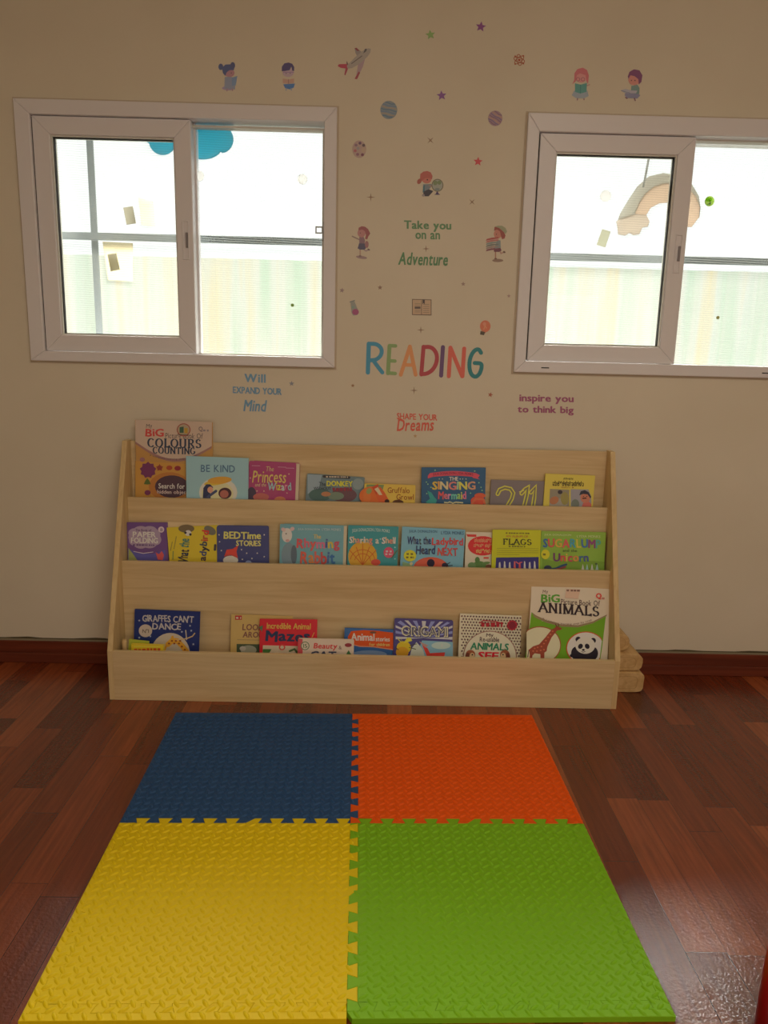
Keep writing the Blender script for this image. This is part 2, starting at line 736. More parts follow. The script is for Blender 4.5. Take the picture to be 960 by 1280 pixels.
# ------------------------------------------------------------------ windows
def window(name, B, sash, label, slots):
    x0, x1, z0, z1 = B
    root = struct(empty(name, (x0, 0, z0)), label)
    inv = Vector((-x0, 0, -z0))

    def put(mb, nm, m, **k):
        bmesh.ops.translate(mb.bm, verts=mb.bm.verts, vec=inv)
        return mb.build(nm, m, root, **k)

    a, b, c, d = sash
    gl_ = 0.002 if x0 < 0 else 0.006
    put(MB().ring(x0, x1, z0, z1, (a - x0 - gl_, 0.0425, c - z0 - 0.0004, z1 - d - 0.002), -0.016, 0.13), 'outer_frame', M_PVC, bevel=0.003)
    # caulk line where the frame meets the plaster
    put(MB().ring(x0 - 0.006, x1 + 0.006, z0 - 0.006, z1 + 0.006, 0.0062, -0.004, 0.002), 'caulk_line', mat(lin(205, 190, 168), 0.7))
    # fixed light on the right
    fx0 = sash[1] - 0.03
    put(MB().box(fx0, fx0 + 0.035, 0.048, 0.085, z0 + 0.04, z1 - 0.045), 'fixed_mullion', M_PVC, bevel=0.002)
    put(MB().ring(fx0 + 0.02, x1 - 0.044, z0 + 0.033, z1 - 0.056, 0.007, 0.03, 0.06), 'fixed_bead', M_BEAD)
    put(MB().box(fx0 + 0.02, x1 - 0.044, 0.058, 0.062, z0 + 0.034, z1 - 0.05), 'fixed_pane', M_GLASS)
    # sliding sash on the room side
    a, b, c, d = sash
    s1 = put(MB().ring(a, b, c, d, 0.058, -0.004, 0.044), 'sliding_sash', M_PVC, bevel=0.003)
    bead = MB()
    bead.ring(a + 0.056, b - 0.056, c + 0.056, d - 0.056, 0.006, 0.004, 0.044)
    bmesh.ops.translate(bead.bm, verts=bead.bm.verts, vec=inv)
    bead.build('glazing_bead', M_BEAD, s1)
    gk = MB().ring(a + 0.061, b - 0.061, c + 0.061, d - 0.061, 0.003, 0.014, 0.03)
    bmesh.ops.translate(gk.bm, verts=gk.bm.verts, vec=inv)
    gk.build('gasket', M_DARKGAP, s1)
    pn = MB().box(a + 0.06, b - 0.06, 0.022, 0.026, c + 0.06, d - 0.06)
    bmesh.ops.translate(pn.bm, verts=pn.bm.verts, vec=inv)
    pn.build('pane', M_GLASS, s1)
    gp = put(MB().box(a - 0.004, a - 0.0005, -0.002, 0.04, c + 0.004, d - 0.004), 'sash_gap_shade', M_DARKGAP)  # dark strip standing in for the shadow between frame and sash
    # fly screen outside both lights
    put(MB().box(x0 + 0.05, fx0 + 0.03, 0.100, 0.1012, z0 + 0.035, z1 - 0.045), 'fly_screen', M_SCREEN)
    put(MB().box(fx0 + 0.0305, x1 - 0.05, 0.100, 0.1012, z0 + 0.035, z1 - 0.045), 'fly_screen', M_SCREEN2)
    # flush pull on the meeting stile
    hx = b - 0.026
    zm = (c + d) / 2 + 0.0
    h = put(MB().ring(hx - 0.012, hx + 0.012, zm - 0.065, zm + 0.065, 0.004, -0.0075, -0.0035), 'pull_handle', M_PVC, bevel=0.001)
    hk = MB().box(hx + 0.0, hx + 0.007, -0.010, -0.004, zm - 0.025, zm + 0.025)
    bmesh.ops.translate(hk.bm, verts=hk.bm.verts, vec=inv)
    hk.build('latch_lever', mat(lin(150, 145, 150), 0.4), h)
    for sx in slots:
        put(MB().box(sx - 0.014, sx + 0.014, -0.0172, -0.0155, z0 + 0.016, z0 + 0.0195), 'drain_slot', M_DARKGAP)
    return root, put


win1, put1 = window('window_1', W1, (-1.191, -0.655, 1.186, 1.964), 'white sliding window on the left with a blue cloud behind it', ())
# the catch on the fixed side of the left window
put1(MB().ring(-0.232, -0.206, 1.612, 1.636, 0.004, 0.018, 0.026).box(-0.206, -0.196, 0.008, 0.026, 1.59, 1.65), 'window_catch', mat(lin(190, 190, 190), 0.4))
win2, put2 = window('window_2', W2, (0.535, 1.069, 1.191, 1.953), 'white sliding window on the right with a rainbow behind it', (0.60, 1.40))


# ------------------------------------------------------------------ outside the windows
def grille(name, wd, vbars, label):
    x0, x1, z0, z1 = wd
    r = tag(empty(name, (x0, 0.18, z0)), label, 'window grille', 'window grilles outside')
    r['kind'] = 'structure'
    zc = 1.592 if x0 < 0 else 1.562
    MB().box(-0.08, x1 - x0 + 0.08, -0.006, 0.006, zc - z0, zc - z0 + 0.026).build('horizontal_bar', M_GRILLE, r, bevel=0.001)
    for v in vbars:
        MB().box(v - x0 - 0.012, v - x0 + 0.012, 0.007, 0.015, -0.1, z1 - z0 + 0.1).build('vertical_bar', M_GRILLE, r, bevel=0.001)
    # clips that hold the bars to the wall outside
    for xx in (-0.08, x1 - x0 + 0.055):
        MB().box(xx, xx + 0.025, -0.03, -0.006, zc - z0, zc - z0 + 0.026).build('wall_bracket', M_GRILLE, r)
    return r


grille('window_grille', W1, (-1.068,), 'grey flat steel window bars crossing outside the left window')
grille('window_grille', W2, (), 'grey flat steel horizontal bar outside the right window')

# pale corrugated fence across the yard
t = NT('pale_sheet_fence')
geo = t.n('NewGeometry')
mp = t.n('Mapping')
mp.inputs['Scale'].default_value = (3.2, 0.0, 0.16)
t.l(geo.outputs['Position'], mp.inputs[0])
no = t.n('TexNoise')
no.inputs['Scale'].default_value = 2.4
no.inputs['Detail'].default_value = 3
t.l(mp.outputs[0], no.inputs['Vector'])
t.l(t.ramp(no.outputs[0], [(0.32, (0.52, 0.68, 0.58)), (0.5, (0.68, 0.72, 0.69)), (0.68, (0.74, 0.68, 0.50))]), t.b.inputs['Base Color'])
t.b.inputs['Roughness'].default_value = 0.7
fm = MB()
prof = []
k = 0
x = -3.6
while x < 3.8:
    prof.append((x, 3.0 + (0.012 if (k // 2) % 2 else -0.012)))
    x += 0.09 if k % 2 else 0.03
    k += 1
outl = prof + [(a, b + 0.006) for a, b in prof[::-1]]
fm.prism(outl, -0.12, 1.86, 'z')
struct(fm.build('yard_fence_wall', t.m), 'pale corrugated sheet fence outside the windows')
struct(MB().box(-3.2, 3.4, 0.15, 1.2, 2.44, 2.52).build('added_eave', mat(lin(220, 214, 204), 0.9)), 'unseen eave added outside to block the high sky')  # added out of view so steep sky light misses the far mat
struct(MB().box(-5, 5, 0.15, 8, -0.22, -0.12).build('yard_ground', mat((.34, .33, .29), 0.9)), 'yard ground outside')


def cutout(name, outline, y, thick, color, label, cat, trans=0.75, more=()):
    root_p = at(*outline[0], y)
    r = tag(empty(name, (root_p.x, y, root_p.z)), label, cat)
    P = [at(*p, y) for p in outline]
    MB().prism([(p.x - root_p.x, p.z - root_p.z) for p in P], 0, thick).build('body', mat(color, 0.7, 0.2, None, trans), r)
    for nm, pts, col, dy in more:
        Q = [at(*p, y) for p in pts]
        MB().prism([(p.x - root_p.x, p.z - root_p.z) for p in Q], -dy, 0).build(nm, mat(col, 0.7, 0.2, None, trans), r)
    return r


def blob(cx, cy, rx, ry, a0, a1, n=10):
    return [(cx + rx * math.cos(math.radians(a0 + (a1 - a0) * i / n)), cy + ry * math.sin(math.radians(a0 + (a1 - a0) * i / n))) for i in range(n + 1)]


cl = (blob(262, 168, 30, 18, -120, -20, 8) + blob(276, 174, 15.5, 17, -50, 85, 10) + blob(253, 184, 24, 15, 20, 130, 10)
      + blob(231, 188, 13, 13, 60, 120, 5) + blob(203, 176, 17, 17.5, 30, 170, 10) + blob(190, 168, 12, 12, 140, 270, 8) + blob(225, 160, 30, 16, 215, 300, 8))
cloud = cutout('hanging_cloud', cl, 0.122, 0.006, lin(60, 190, 226), 'teal felt cloud decoration hanging outside the left window', 'decoration', 0.6)
s = at(244, 178, 0.122)
e = at(250, 118, 0.122)
o = cloud.location
MB().tube([(s.x - o.x, -0.004, s.z - o.z), ((s.x + e.x) / 2 - o.x, -0.004, (s.z + e.z) / 2 - o.z), (e.x - o.x, -0.004, e.z - o.z)], 0.0025, 6).build('hanging_string', mat(lin(120, 130, 135), 0.8), cloud)
q = zz(620, 100, 2.824)
rb_out = q((432, 492), (440, 470), (470, 420), (500, 375), (540, 340), (590, 328), (640, 335), (690, 365), (716, 410), (722, 450), (718, 485))
rb_mid = q((716, 485), (719, 450), (705, 412), (680, 385), (640, 368), (595, 365), (560, 375), (528, 400), (505, 435), (490, 473))
rb_in = q((530, 477), (545, 452), (575, 436), (610, 433), (640, 445), (655, 470), (655, 520), (690, 519), (712, 490))
rain = cutout('hanging_rainbow', rb_out + rb_mid, 0.124, 0.006, lin(206, 200, 186), 'beige felt rainbow decoration with cloud ends hanging outside the right window', 'decoration', 0.6,
              more=(('rainbow_band', rb_mid[::-1] + rb_in[::-1], lin(238, 208, 182), 0.003),
                    ('cloud_end', q((428, 520), (424, 500), (434, 491), (490, 474), (530, 478), (541, 500), (535, 518), (515, 522), (505, 545), (485, 548), (470, 540), (455, 550), (430, 545)), lin(226, 208, 190), 0.004)))
o = rain.location
s, e = at(*q((518, 380))[0], 0.124), at(*q((540, 262))[0], 0.124)
e2 = at(*q((552, 180))[0], 0.124)
MB().tube([(p.x - o.x, -0.006, p.z - o.z) for p in (s, e, e2)], 0.004, 6).build('hanging_string', mat(lin(200, 202, 196), 0.8), rain)


def sheet(name, px, y, col, label, cat, tr):
    P = [at(*p, y) for p in px]
    c0 = P[0]
    ob = MB().prism([(p.x - c0.x, p.z - c0.z) for p in P], 0, 0.0012).build(name, mat(col, 0.7, 0.2, None, tr))
    ob.location = (c0.x, y, c0.z)
    return tag(ob, label, cat)


sheet('paper_sheet', [(173, 247), (191, 252), (194, 283), (177, 281)], 0.125, lin(252, 232, 208), 'pale orange paper sheet outside the left window above the bar', 'paper', 0.9)
sheet('paper_sheet', [(128, 302), (166, 304), (166, 352), (135, 350)], 0.125, lin(253, 238, 200), 'pale yellow paper sheet outside the left window below the bar', 'paper', 0.9)
q = zz(0, 100, 2.182)
sheet('window_note', q((336, 348), (362, 344), (371, 391), (345, 395)), 0.0205, lin(192, 188, 168), 'grey paper note on left window pane above the bar', 'note', 1.0)['group'] = 'notes on the window panes'
sheet('window_note', q((293, 476), (317, 472), (327, 517), (302, 522)), 0.0205, lin(192, 188, 168), 'grey paper note on left window pane below the bar', 'note', 1.0)['group'] = 'notes on the window panes'
q = zz(620, 100, 2.824)
sheet('window_note', q((375, 526), (405, 535), (386, 591), (355, 582)), 0.0205, lin(184, 184, 162), 'grey paper note on right window pane under the rainbow', 'note', 1.0)['group'] = 'notes on the window panes'


def disc(name, px, py, r, y, col, label, cat, tr):
    p = at(px, py, y)
    ob = MB().prism([(r * math.cos(2 * math.pi * i / 24), r * math.sin(2 * math.pi * i / 24)) for i in range(24)], 0, 0.0012).build(name, mat(col, 0.6, 0.3, None, tr))
    ob.location = (p.x, y, p.z)
    return tag(ob, label, cat)


disc('round_sticker', 249, 220, 0.017, 0.0565, (0.95, 0.95, 0.95), 'white round sticker on left window beside the middle stile', 'sticker', 1.0)['group'] = 'round stickers on the panes'
disc('round_sticker', 378, 224, 0.017, 0.0565, (0.95, 0.95, 0.95), 'white round sticker on left window near its right edge', 'sticker', 1.0)['group'] = 'round stickers on the panes'
disc('round_sticker', 757, 245, 0.019, 0.0205, (0.95, 0.95, 0.95), 'white round sticker on right window pane left of the rainbow', 'sticker', 1.0)['group'] = 'round stickers on the panes'
em = disc('round_sticker', 887, 251.5, 0.017, 0.0565, lin(170, 210, 90), 'small green and white tree emblem sticker on the right window', 'sticker', 0.9)
o = em.location
A = Art(lambda u, v: ((at(u, v, o.y) - o).x, (at(u, v, o.y) - o).z))
A.ell(887, 254, 4.0, 3.2, mat((0.9, 0.92, 0.9), 0.6, 0.3, None, 0.9))
A.ell(886, 249.5, 4.2, 2.6, mat(lin(120, 190, 40), 0.6, 0.3, None, 0.9))
A.stroke([(887, 250), (887.5, 256)], 1.2, mat(lin(90, 80, 60), 0.6, 0.3, None, 0.9))
A.stroke([(884, 256), (889, 253.5)], 1.0, mat(lin(70, 110, 170), 0.6, 0.3, None, 0.9))
A.build(em)
disc('tiny_sticker', 365.5, 381.5, 0.006, 0.0565, lin(110, 130, 60), 'tiny star speck on left window lower right glass', 'sticker', 0.4)
disc('tiny_sticker', 897.5, 397, 0.006, 0.0565, lin(140, 130, 70), 'tiny star speck on right window lower glass', 'sticker', 0.4)

# ------------------------------------------------------------------ book display shelf
SX0, SX1 = -0.912, 0.861
SB = -0.026
Z1, Z2, Z3, ZT = 0.675, 0.463, 0.179, 0.873
YL1, YL2, YL3 = -0.100, -0.193, -0.328
shelf = tag(empty('book_display_shelf', ((SX0 + SX1) / 2, SB, 0)), 'pale wooden three-tier book display shelf against the wall', 'bookshelf')
ox = (SX0 + SX1) / 2


def sput(mb, nm, m, **k):
    bmesh.ops.translate(mb.bm, verts=mb.bm.verts, vec=Vector((-ox, -SB, 0)))
    return mb.build(nm, m, shelf, **k)


def eband(bd, y, z):
    m = MB().box(SX0 + 0.0185, SX1 - 0.0185, y + 0.0012, y + 0.0138, z - 0.0006, z + 0.0006)
    bmesh.ops.translate(m.bm, verts=m.bm.verts, vec=Vector((-ox, -SB, 0)))
    return m.build('edge_band', M_BAND, bd)


M_BAND = mat(lin(226, 204, 158), 0.5, 0.35, 'light_edge_band')
T = 0.018
side = [(SB, 0), (YL3, 0), (YL3, Z3), (-0.075, ZT + 0.004), (SB, ZT + 0.004)]
for xa in (SX0, SX1 - T):
    sput(MB().prism(side, xa, xa + T, 'x'), 'side_panel', M_SHELFV, bevel=0.0012)
xi0, xi1 = SX0 + T, SX1 - T
sput(MB().box(xi0, xi1, SB - 0.012, SB, 0.03, ZT), 'back_panel', M_SHELF, bevel=0.001)
TF1, TF2, TF3 = Z1 - 0.09, Z2 - 0.09, 0.085
bd = sput(MB().box(xi0, xi1, YL1, YL1 + 0.015, TF2 - 0.02, Z1), 'tier_board', M_SHELF, bevel=0.001)
eband(bd, YL1, Z1)
bd = sput(MB().box(xi0, xi1, YL2, YL2 + 0.015, TF3 - 0.02, Z2), 'tier_board', M_SHELF, bevel=0.001)
eband(bd, YL2, Z2)
bd = sput(MB().box(xi0, xi1, YL3, YL3 + 0.015, 0.0, Z3), 'front_board', M_SHELF, bevel=0.001)
eband(bd, YL3, Z3)
sput(MB().box(xi0, xi1, YL1 + 0.015, SB - 0.012, TF1 - 0.015, TF1), 'tier_floor', M_SHELF)
sput(MB().box(xi0, xi1, YL2 + 0.015, YL1, TF2 - 0.015, TF2), 'tier_floor', M_SHELF)
sput(MB().box(xi0, xi1, YL3 + 0.015, YL2, TF3 - 0.015, TF3), 'tier_floor', M_SHELF)

# ------------------------------------------------------------------ books
TIER = {1: (TF1, 'books on the top tier'), 2: (TF2, 'books on the middle tier'), 3: (TF3, 'books on the bottom tier')}
M_PAGES = mat(lin(232, 222, 196), 0.8, 0.2, 'paper_pages')


def rrect(w, h, r):
    """outline of a cover, origin at bottom centre"""
    if r <= 0:
        return [(-w / 2, 0), (w / 2, 0), (w / 2, h), (-w / 2, h)]
    P = []
    for cx, cz, a in ((w / 2 - r, r, -90), (w / 2 - r, h - r, 0), (-w / 2 + r, h - r, 90), (-w / 2 + r, r, 180)):
        for i in range(5):
            t = math.radians(a + 90 * i / 4)
            P.append((cx + r * math.cos(t), cz + r * math.sin(t)))
    return P


def book(name, tier, TL, TR, yt, yb, t, cover, label, draw=None, r=0.0, pages_right=0.0, spine=None, extra_tilt=0.0):
    """TL and TR are the top corners as seen; the front cover lies in the leaning plane through yb (at the tier floor) and yt"""
    zf, grp = TIER[tier]
    p0 = Vector((0, yb, zf))
    up = Vector((0, yt - yb, 0.2)).normalized()
    n = Vector((1, 0, 0)).cross(up)  # into the shelf is +y
    n = -n if n.y < 0 else n
    a, b = on_plane(*TL, p0, n), on_plane(*TR, p0, n)
    ex = (b - a).normalized()
    ez = n.cross(ex) * -1
    if ez.z < 0: ez = -ez
    w = (b - a).length
    low = min(a.z, b.z)
    h = (low - zf - 0.001) / ez.z
    if ex.z > 0: pass
    base = (a + b) / 2 - ez * h
    dz = abs(ex.z) * w / 2
    base = (a + b) / 2 - ez * ((((a + b) / 2).z - zf - dz - 0.001) / ez.z)
    h = ((a + b) / 2 - base).length
    Mx = Matrix(((ex.x, n.x, ez.x, base.x), (ex.y, n.y, ez.y, base.y), (ex.z, n.z, ez.z, base.z), (0, 0, 0, 1)))
    root = empty(name, matrix=Mx)
    tag(root, label, 'book', grp)
    inv = Mx.inverted()
    ct = 0.0016
    cm = mat(ph(cover), 0.4, 0.5)
    mb = MB()
    mb.prism(rrect(w, h, r), 0, ct)
    mb.prism([(p[0] + pages_right, p[1]) for p in rrect(w, h, r)], t - ct, t)
    mb.box(-w / 2, -w / 2 + ct, ct, t - ct, r, h - r)
    mb.build('cover', [cm], root)
    g = min(0.002, t * 0.15)
    MB().prism([(p[0] + pages_right / 2, p[1]) for p in rrect(w - 2 * g + pages_right, h - g * 1.4, r)] if not pages_right else
               [(-w / 2 + g, g), (w / 2 + pages_right - 0.0006, g), (w / 2 + pages_right - 0.0006, h - g), (-w / 2 + g, h - g)], ct, t - ct).build('page_block', M_PAGES, root)
    if draw:
        def fn(u, v):
            P = inv @ on_plane(u, v, p0, n)
            return P.x, P.z
        A = Art(fn)
        draw(A)
        A.build(root)
    return root


CREAM = (150, 132, 112)
exec_books = []

# ---- top tier
def d_colours(A):
    q = zz(150, 520, 5.333)
    A.poly(q((103, 300), (440, 320), (440, 540), (103, 540)), (150, 112, 52))
    A.ell(*q((330, 470))[0], 26, 18, (140, 92, 45))
    A.ell(*q((345, 470))[0], 21, 14, (62, 46, 52))
    A.poly(q(*([(103, 25), (613, 40), (610, 215)] + [(610 - 507 * i / 12, 215 + 105 * math.sin(math.pi * i / 12) - 30 * i / 12) for i in range(13)] + [(103, 180)])), (120, 88, 80))
    A.poly(q(*([(103, 25), (614, 40), (612, 205)] + [(612 - 509 * i / 12, 200 + 102 * math.sin(math.pi * i / 12) - 30 * i / 12) for i in range(13)])), CREAM)
    A.text('My', (*q((175, 52))[0], *q((215, 85))[0]), (70, 60, 60), jit=.1)
    A.text('BiG', (*q((172, 85))[0], *q((290, 135))[0]), (150, 55, 50), bold=.035, jit=.1)
    A.text('Picture Book Of', (*q((303, 112))[0], *q((552, 148))[0]), (70, 62, 60), jit=.08)
    A.roman('COLOURS', (*q((185, 150))[0], *q((540, 205))[0]), (40, 48, 60))
    A.roman('COUNTING', (*q((220, 207))[0], *q((502, 248))[0]), (40, 48, 60))
    A.text('a complete learning step by step', (*q((200, 250))[0], *q((510, 268))[0]), (80, 70, 75), arch=-5)
    c = q((425, 92))[0]
    A.ell(*c, 8.6, 8.2, (120, 62, 52), 'badge')
    A.ell(*c, 7.4, 7.0, (132, 118, 92), 'badge')
    A.poly(q((398, 75), (425, 70), (425, 112), (398, 112)), (50, 74, 55), 'badge')
    A.poly(q((430, 80), (452, 80), (452, 115), (430, 115)), (140, 110, 40), 'badge')
    A.stroke(q((385, 122), (465, 128)), .8, (70, 60, 50), 'badge')
    A.text('Q', (*q((525, 70))[0], *q((552, 105))[0]), (85, 72, 76))
    A.scribble((*q((553, 88))[0], *q((592, 102))[0]), (110, 98, 96))
    A.p('fruit_pattern')
    A.star(*q((188, 360))[0], 10.5, (90, 45, 72), n=9, q=.8)
    A.ell(*q((265, 345))[0], 3.5, 3.2, (130, 62, 40))
    A.star(*q((265, 345))[0], 5, (110, 52, 44))
    A.ell(*q((330, 345))[0], 3.8, 2.8, (128, 58, 38))
    A.ell(*q((385, 348))[0], 4, 3, (112, 40, 44))
    A.ell(*q((150, 290))[0], 3.2, 2.8, (118, 82, 84))
    A.star(*q((183, 440))[0], 5, (70, 84, 40), n=3, q=.6)
    A.ell(*q((185, 510))[0], 3.8, 3.2, (92, 44, 66))
    A.text('Search for', (*q((258, 448))[0], *q((432, 482))[0]), (178, 160, 146), bold=.02)
    A.text('hidden objec', (*q((250, 492))[0], *q((440, 524))[0]), (160, 144, 132), bold=.02)


book('picture_book', 1, (168.8, 525), (265.3, 528), -.054, -.058, .009, (142, 106, 56),
     'tall white and yellow picture book topmost at left end of the top tier', d_colours)


def d_kind(A):
    q = zz(150, 520, 5.333)
    A.p('painted_glow')
    A.ell(*q((655, 510))[0], 24, 19, (160, 158, 140))
    A.ell(*q((650, 520))[0], 20, 16, (172, 158, 118))
    A.p('leaf')
    A.ell(*q((650, 440))[0], 17, 3.6, (186, 138, 52), rot=-10)
    A.ell(*q((665, 428))[0], 15, 4.5, (172, 122, 48), rot=-4)
    A.p('children')
    A.poly(q((552, 548), (556, 480), (575, 455), (600, 455), (622, 475), (600, 500), (605, 548)), (42, 46, 66))
    A.ell(*q((602, 492))[0], 3.6, 4.0, (176, 120, 96))
    A.stroke(q((585, 540), (640, 500)), 3.2, (54, 62, 84))
    A.ell(*q((700, 515))[0], 8.2, 7.0, (58, 40, 42))
    A.ell(*q((695, 520))[0], 5.4, 5.0, (134, 82, 70))
    A.text('BE KIND', (*q((540, 325))[0], *q((766, 372))[0]), (62, 88, 108), bold=.012, gap=.14, jit=.04)


book('picture_book', 1, (232.5, 570.3), (310.3, 573), -.072, -.078, .011, (116, 146, 150),
     'pale blue picture book with two dark-haired children, third from front on the top tier left', d_kind)['label'] = 'pale blue picture book showing two dark-haired children under a yellow leaf'


def d_princess(A):
    q = zz(300, 560, 4)
    A.p('scenery')
    A.ell(*q((120, 215))[0], 18, 9, (128, 58, 84))
    A.ell(*q((58, 235))[0], 6, 10, (60, 52, 62))
    A.ell(*q((105, 245))[0], 10, 5, (142, 82, 72))
    A.ell(*q((200, 258))[0], 7, 4, (150, 96, 66))
    A.text('The', (*q((128, 92))[0], *q((168, 116))[0]), (190, 150, 96), shear=.2)
    A.text('Princess', (*q((62, 112))[0], *q((228, 172))[0]), (196, 146, 80), shear=.15, bold=.012, jit=.06)
    A.text('and the', (*q((75, 174))[0], *q((130, 192))[0]), (190, 150, 110), shear=.2)
    A.text('Wizard', (*q((140, 172))[0], *q((255, 210))[0]), [(120, 148, 176), (190, 140, 60), (186, 160, 60), (150, 160, 170), (176, 110, 120), (120, 150, 170)], bold=.03, jit=.12)
    A.p('author_lettering')
    for a, b in ((60, 88), (190, 95), (230, 100)):
        A.stroke(q((a, b), (a + 40, b + 1)), .5, (180, 130, 140))
    A.p('star_pattern')
    for a, b in ((85, 215), (160, 200), (235, 225), (120, 215), (245, 130), (52, 150)):
        A.star(*q((a, b))[0], 1.2, (190, 150, 120))


book('board_book', 1, (311.5, 576), (370.5, 579), -.062, -.072, .016, (126, 50, 82),
     'magenta board book with yellow lettering and thick pages right of the pale blue book', d_princess, r=.006, pages_right=.012)


def d_donkey(A):
    q = zz(300, 560, 4)
    A.poly(q((338, 132), (410, 134), (395, 200), (338, 230)), (112, 126, 128))
    A.ell(*q((400, 235))[0], 14, 8, (62, 82, 76))
    A.ell(*q((520, 235))[0], 16, 9, (84, 62, 64))
    A.ell(*q((480, 240))[0], 10, 5, (92, 104, 86))
    A.ell(*q((590, 180))[0], 7, 7, (104, 116, 112))
    A.ell(*q((430, 230))[0], 6, 3, (140, 96, 66))
    A.stroke(q((420, 142), (545, 148)), 3.4, (48, 48, 48), 'badge')
    A.scribble((*q((430, 139))[0], *q((540, 147))[0]), (150, 140, 120))
    A.text('The', (*q((395, 170))[0], *q((428, 190))[0]), (40, 48, 50), bold=.02)
    A.text('DONKEY', (*q((434, 164))[0], *q((563, 190))[0]), (206, 158, 48), bold=.05, jit=.06)
    A.text('WITHOUT', (*q((368, 194))[0], *q((455, 208))[0]), (46, 50, 56), bold=.02)
    A.scribble((*q((462, 194))[0], *q((560, 214))[0]), (110, 46, 52), letters=True)


book('board_book', 1, (383.7, 592), (456, 597), -.055, -.066, .012, (80, 96, 96),
     'grey-green board book with a chunky yellow title word beside the orange fox book', d_donkey, r=.006)


def d_growl(A):
    q = zz(300, 560, 4)
    A.p('leaf')
    A.poly(q((632, 182), (720, 184), (690, 300), (632, 300)), (96, 112, 70))
    A.p('fox')
    A.ell(*q((600 + 60, 240))[0], 16, 12, (178, 84, 40))
    A.ell(*q((635, 245))[0], 4.5, 11, (186, 92, 46))
    A.poly(q((660, 195), (690, 180), (700, 215), (690, 250)), (150, 62, 36))
    A.poly(q((700, 192), (725, 225), (752, 275), (700, 285), (680, 240)), (162, 76, 40))
    A.poly(q((672, 205), (690, 195), (712, 235), (696, 235)), (196, 150, 116))
    A.ell(*q((735, 266))[0], 3, 2.4, (42, 30, 28))
    A.ell(*q((790, 272))[0], 7, 3.4, (70, 46, 30))
    A.ell(*q((645, 215))[0], 3.2, 4, (110, 120, 70), rot=30)
    A.text('Gruffalo', (*q((738, 196))[0], *q((848, 224))[0]), (116, 62, 28), bold=.01, jit=.05)
    A.text('Growl', (*q((782, 230))[0], *q((868, 258))[0]), (116, 62, 28), bold=.01, jit=.05)


book('board_book', 1, (455.5, 604.5), (519.5, 606.8), -.066, -.078, .012, (186, 138, 52),
     'amber yellow board book with an orange fox on the top tier', d_growl, r=.003)


def d_mermaid(A):
    q = zz(510, 570, 3.84)
    A.p('ribbon_banner')
    A.poly(q(*([(95, 95), (105, 82)] + [(105 + 220 * i / 8, 82 - 10 * math.sin(math.pi * i / 8)) for i in range(9)] + [(345, 92), (335, 105), (345, 112), (310, 105)] + [(310 - 190 * i / 8, 100 - 6 * math.sin(math.pi * i / 8)) for i in range(9)] + [(95, 108)])), (176, 66, 76))
    A.text('JULIA DONALDSON LYDIA MONKS', (*q((120, 82))[0], *q((312, 98))[0]), (110, 40, 56), bold=.02, slope=0, arch=1.5)
    A.text('THE', (*q((198, 100))[0], *q((240, 118))[0]), (200, 176, 140), bold=.03, slope=0)
    A.text('SINGING', (*q((118, 122))[0], *q((322, 160))[0]), [(196, 140, 60), (188, 120, 66), (206, 150, 110), (180, 100, 90), (120, 150, 120), (200, 170, 70), (180, 120, 90)], bold=.055, slope=.01, jit=.06)
    A.text('Mermaid', (*q((146, 170))[0], *q((278, 206))[0]), [(196, 70, 70), (186, 90, 96), (176, 110, 130), (90, 150, 130), (120, 150, 80), (196, 160, 70), (180, 90, 110)], bold=.05, slope=.01, jit=.06)
    A.p('seaweed')
    A.poly(q((92, 165), (112, 175), (125, 195), (138, 210), (132, 236), (100, 236), (85, 220), (105, 205)), (50, 120, 110))
    A.p('coral')
    A.ell(*q((345, 190))[0], 7, 3.4, (176, 74, 50))
    A.ell(*q((335, 215))[0], 9, 6, (166, 66, 48))
    A.stroke(q((305, 228), (325, 205), (362, 208), (368, 228)), 2.4, (186, 84, 56))
    A.p('flourish')
    A.stroke(q((175, 222), (190, 224), (200, 220), (215, 226), (230, 221), (262, 224)), 1.6, (190, 170, 120))
    A.p('dot_pattern')
    for a, b in ((88, 125), (95, 135), (355, 165), (350, 150), (130, 68), (320, 72), (300, 178), (90, 180), (110, 150), (340, 128), (240, 230), (295, 150)):
        A.ell(*q((a, b))[0], .9, .9, (110, 150, 110), n=8)
    for a in (150, 165, 250, 262, 278):
        A.ell(*q((a, 110))[0], .7, .7, (150, 160, 130), n=8)


book('picture_book', 1, (527, 584.3), (607.3, 584.6), -.055, -.068, .010, (28, 66, 92),
     'dark blue picture book with pink ribbon banner and coral, centre of the top tier', d_mermaid)


def d_num(A):
    q = zz(510, 570, 3.84)
    for w, c in ((5.2, (176, 162, 62)), (2.2, (96, 92, 74))):
        A.stroke(q((430, 182), (440, 162), (465, 152), (492, 158), (505, 178), (498, 205), (480, 235), (470, 262)), w, c, 'title')
        A.stroke(q((545, 180), (562, 160), (575, 152), (570, 190), (556, 245)), w, c, 'title')
        A.stroke(q((590, 175), (610, 152), (606, 200), (598, 250)), w, c, 'title')
    A.stroke(q((535, 172), (555, 165)), 1.2, (176, 160, 80), 'title')


book('picture_book', 1, (614, 599.6), (683, 601.8), -.05, -.06, .007, (96, 88, 84),
     'plain grey book with outlined yellow numerals on the top tier', d_num)


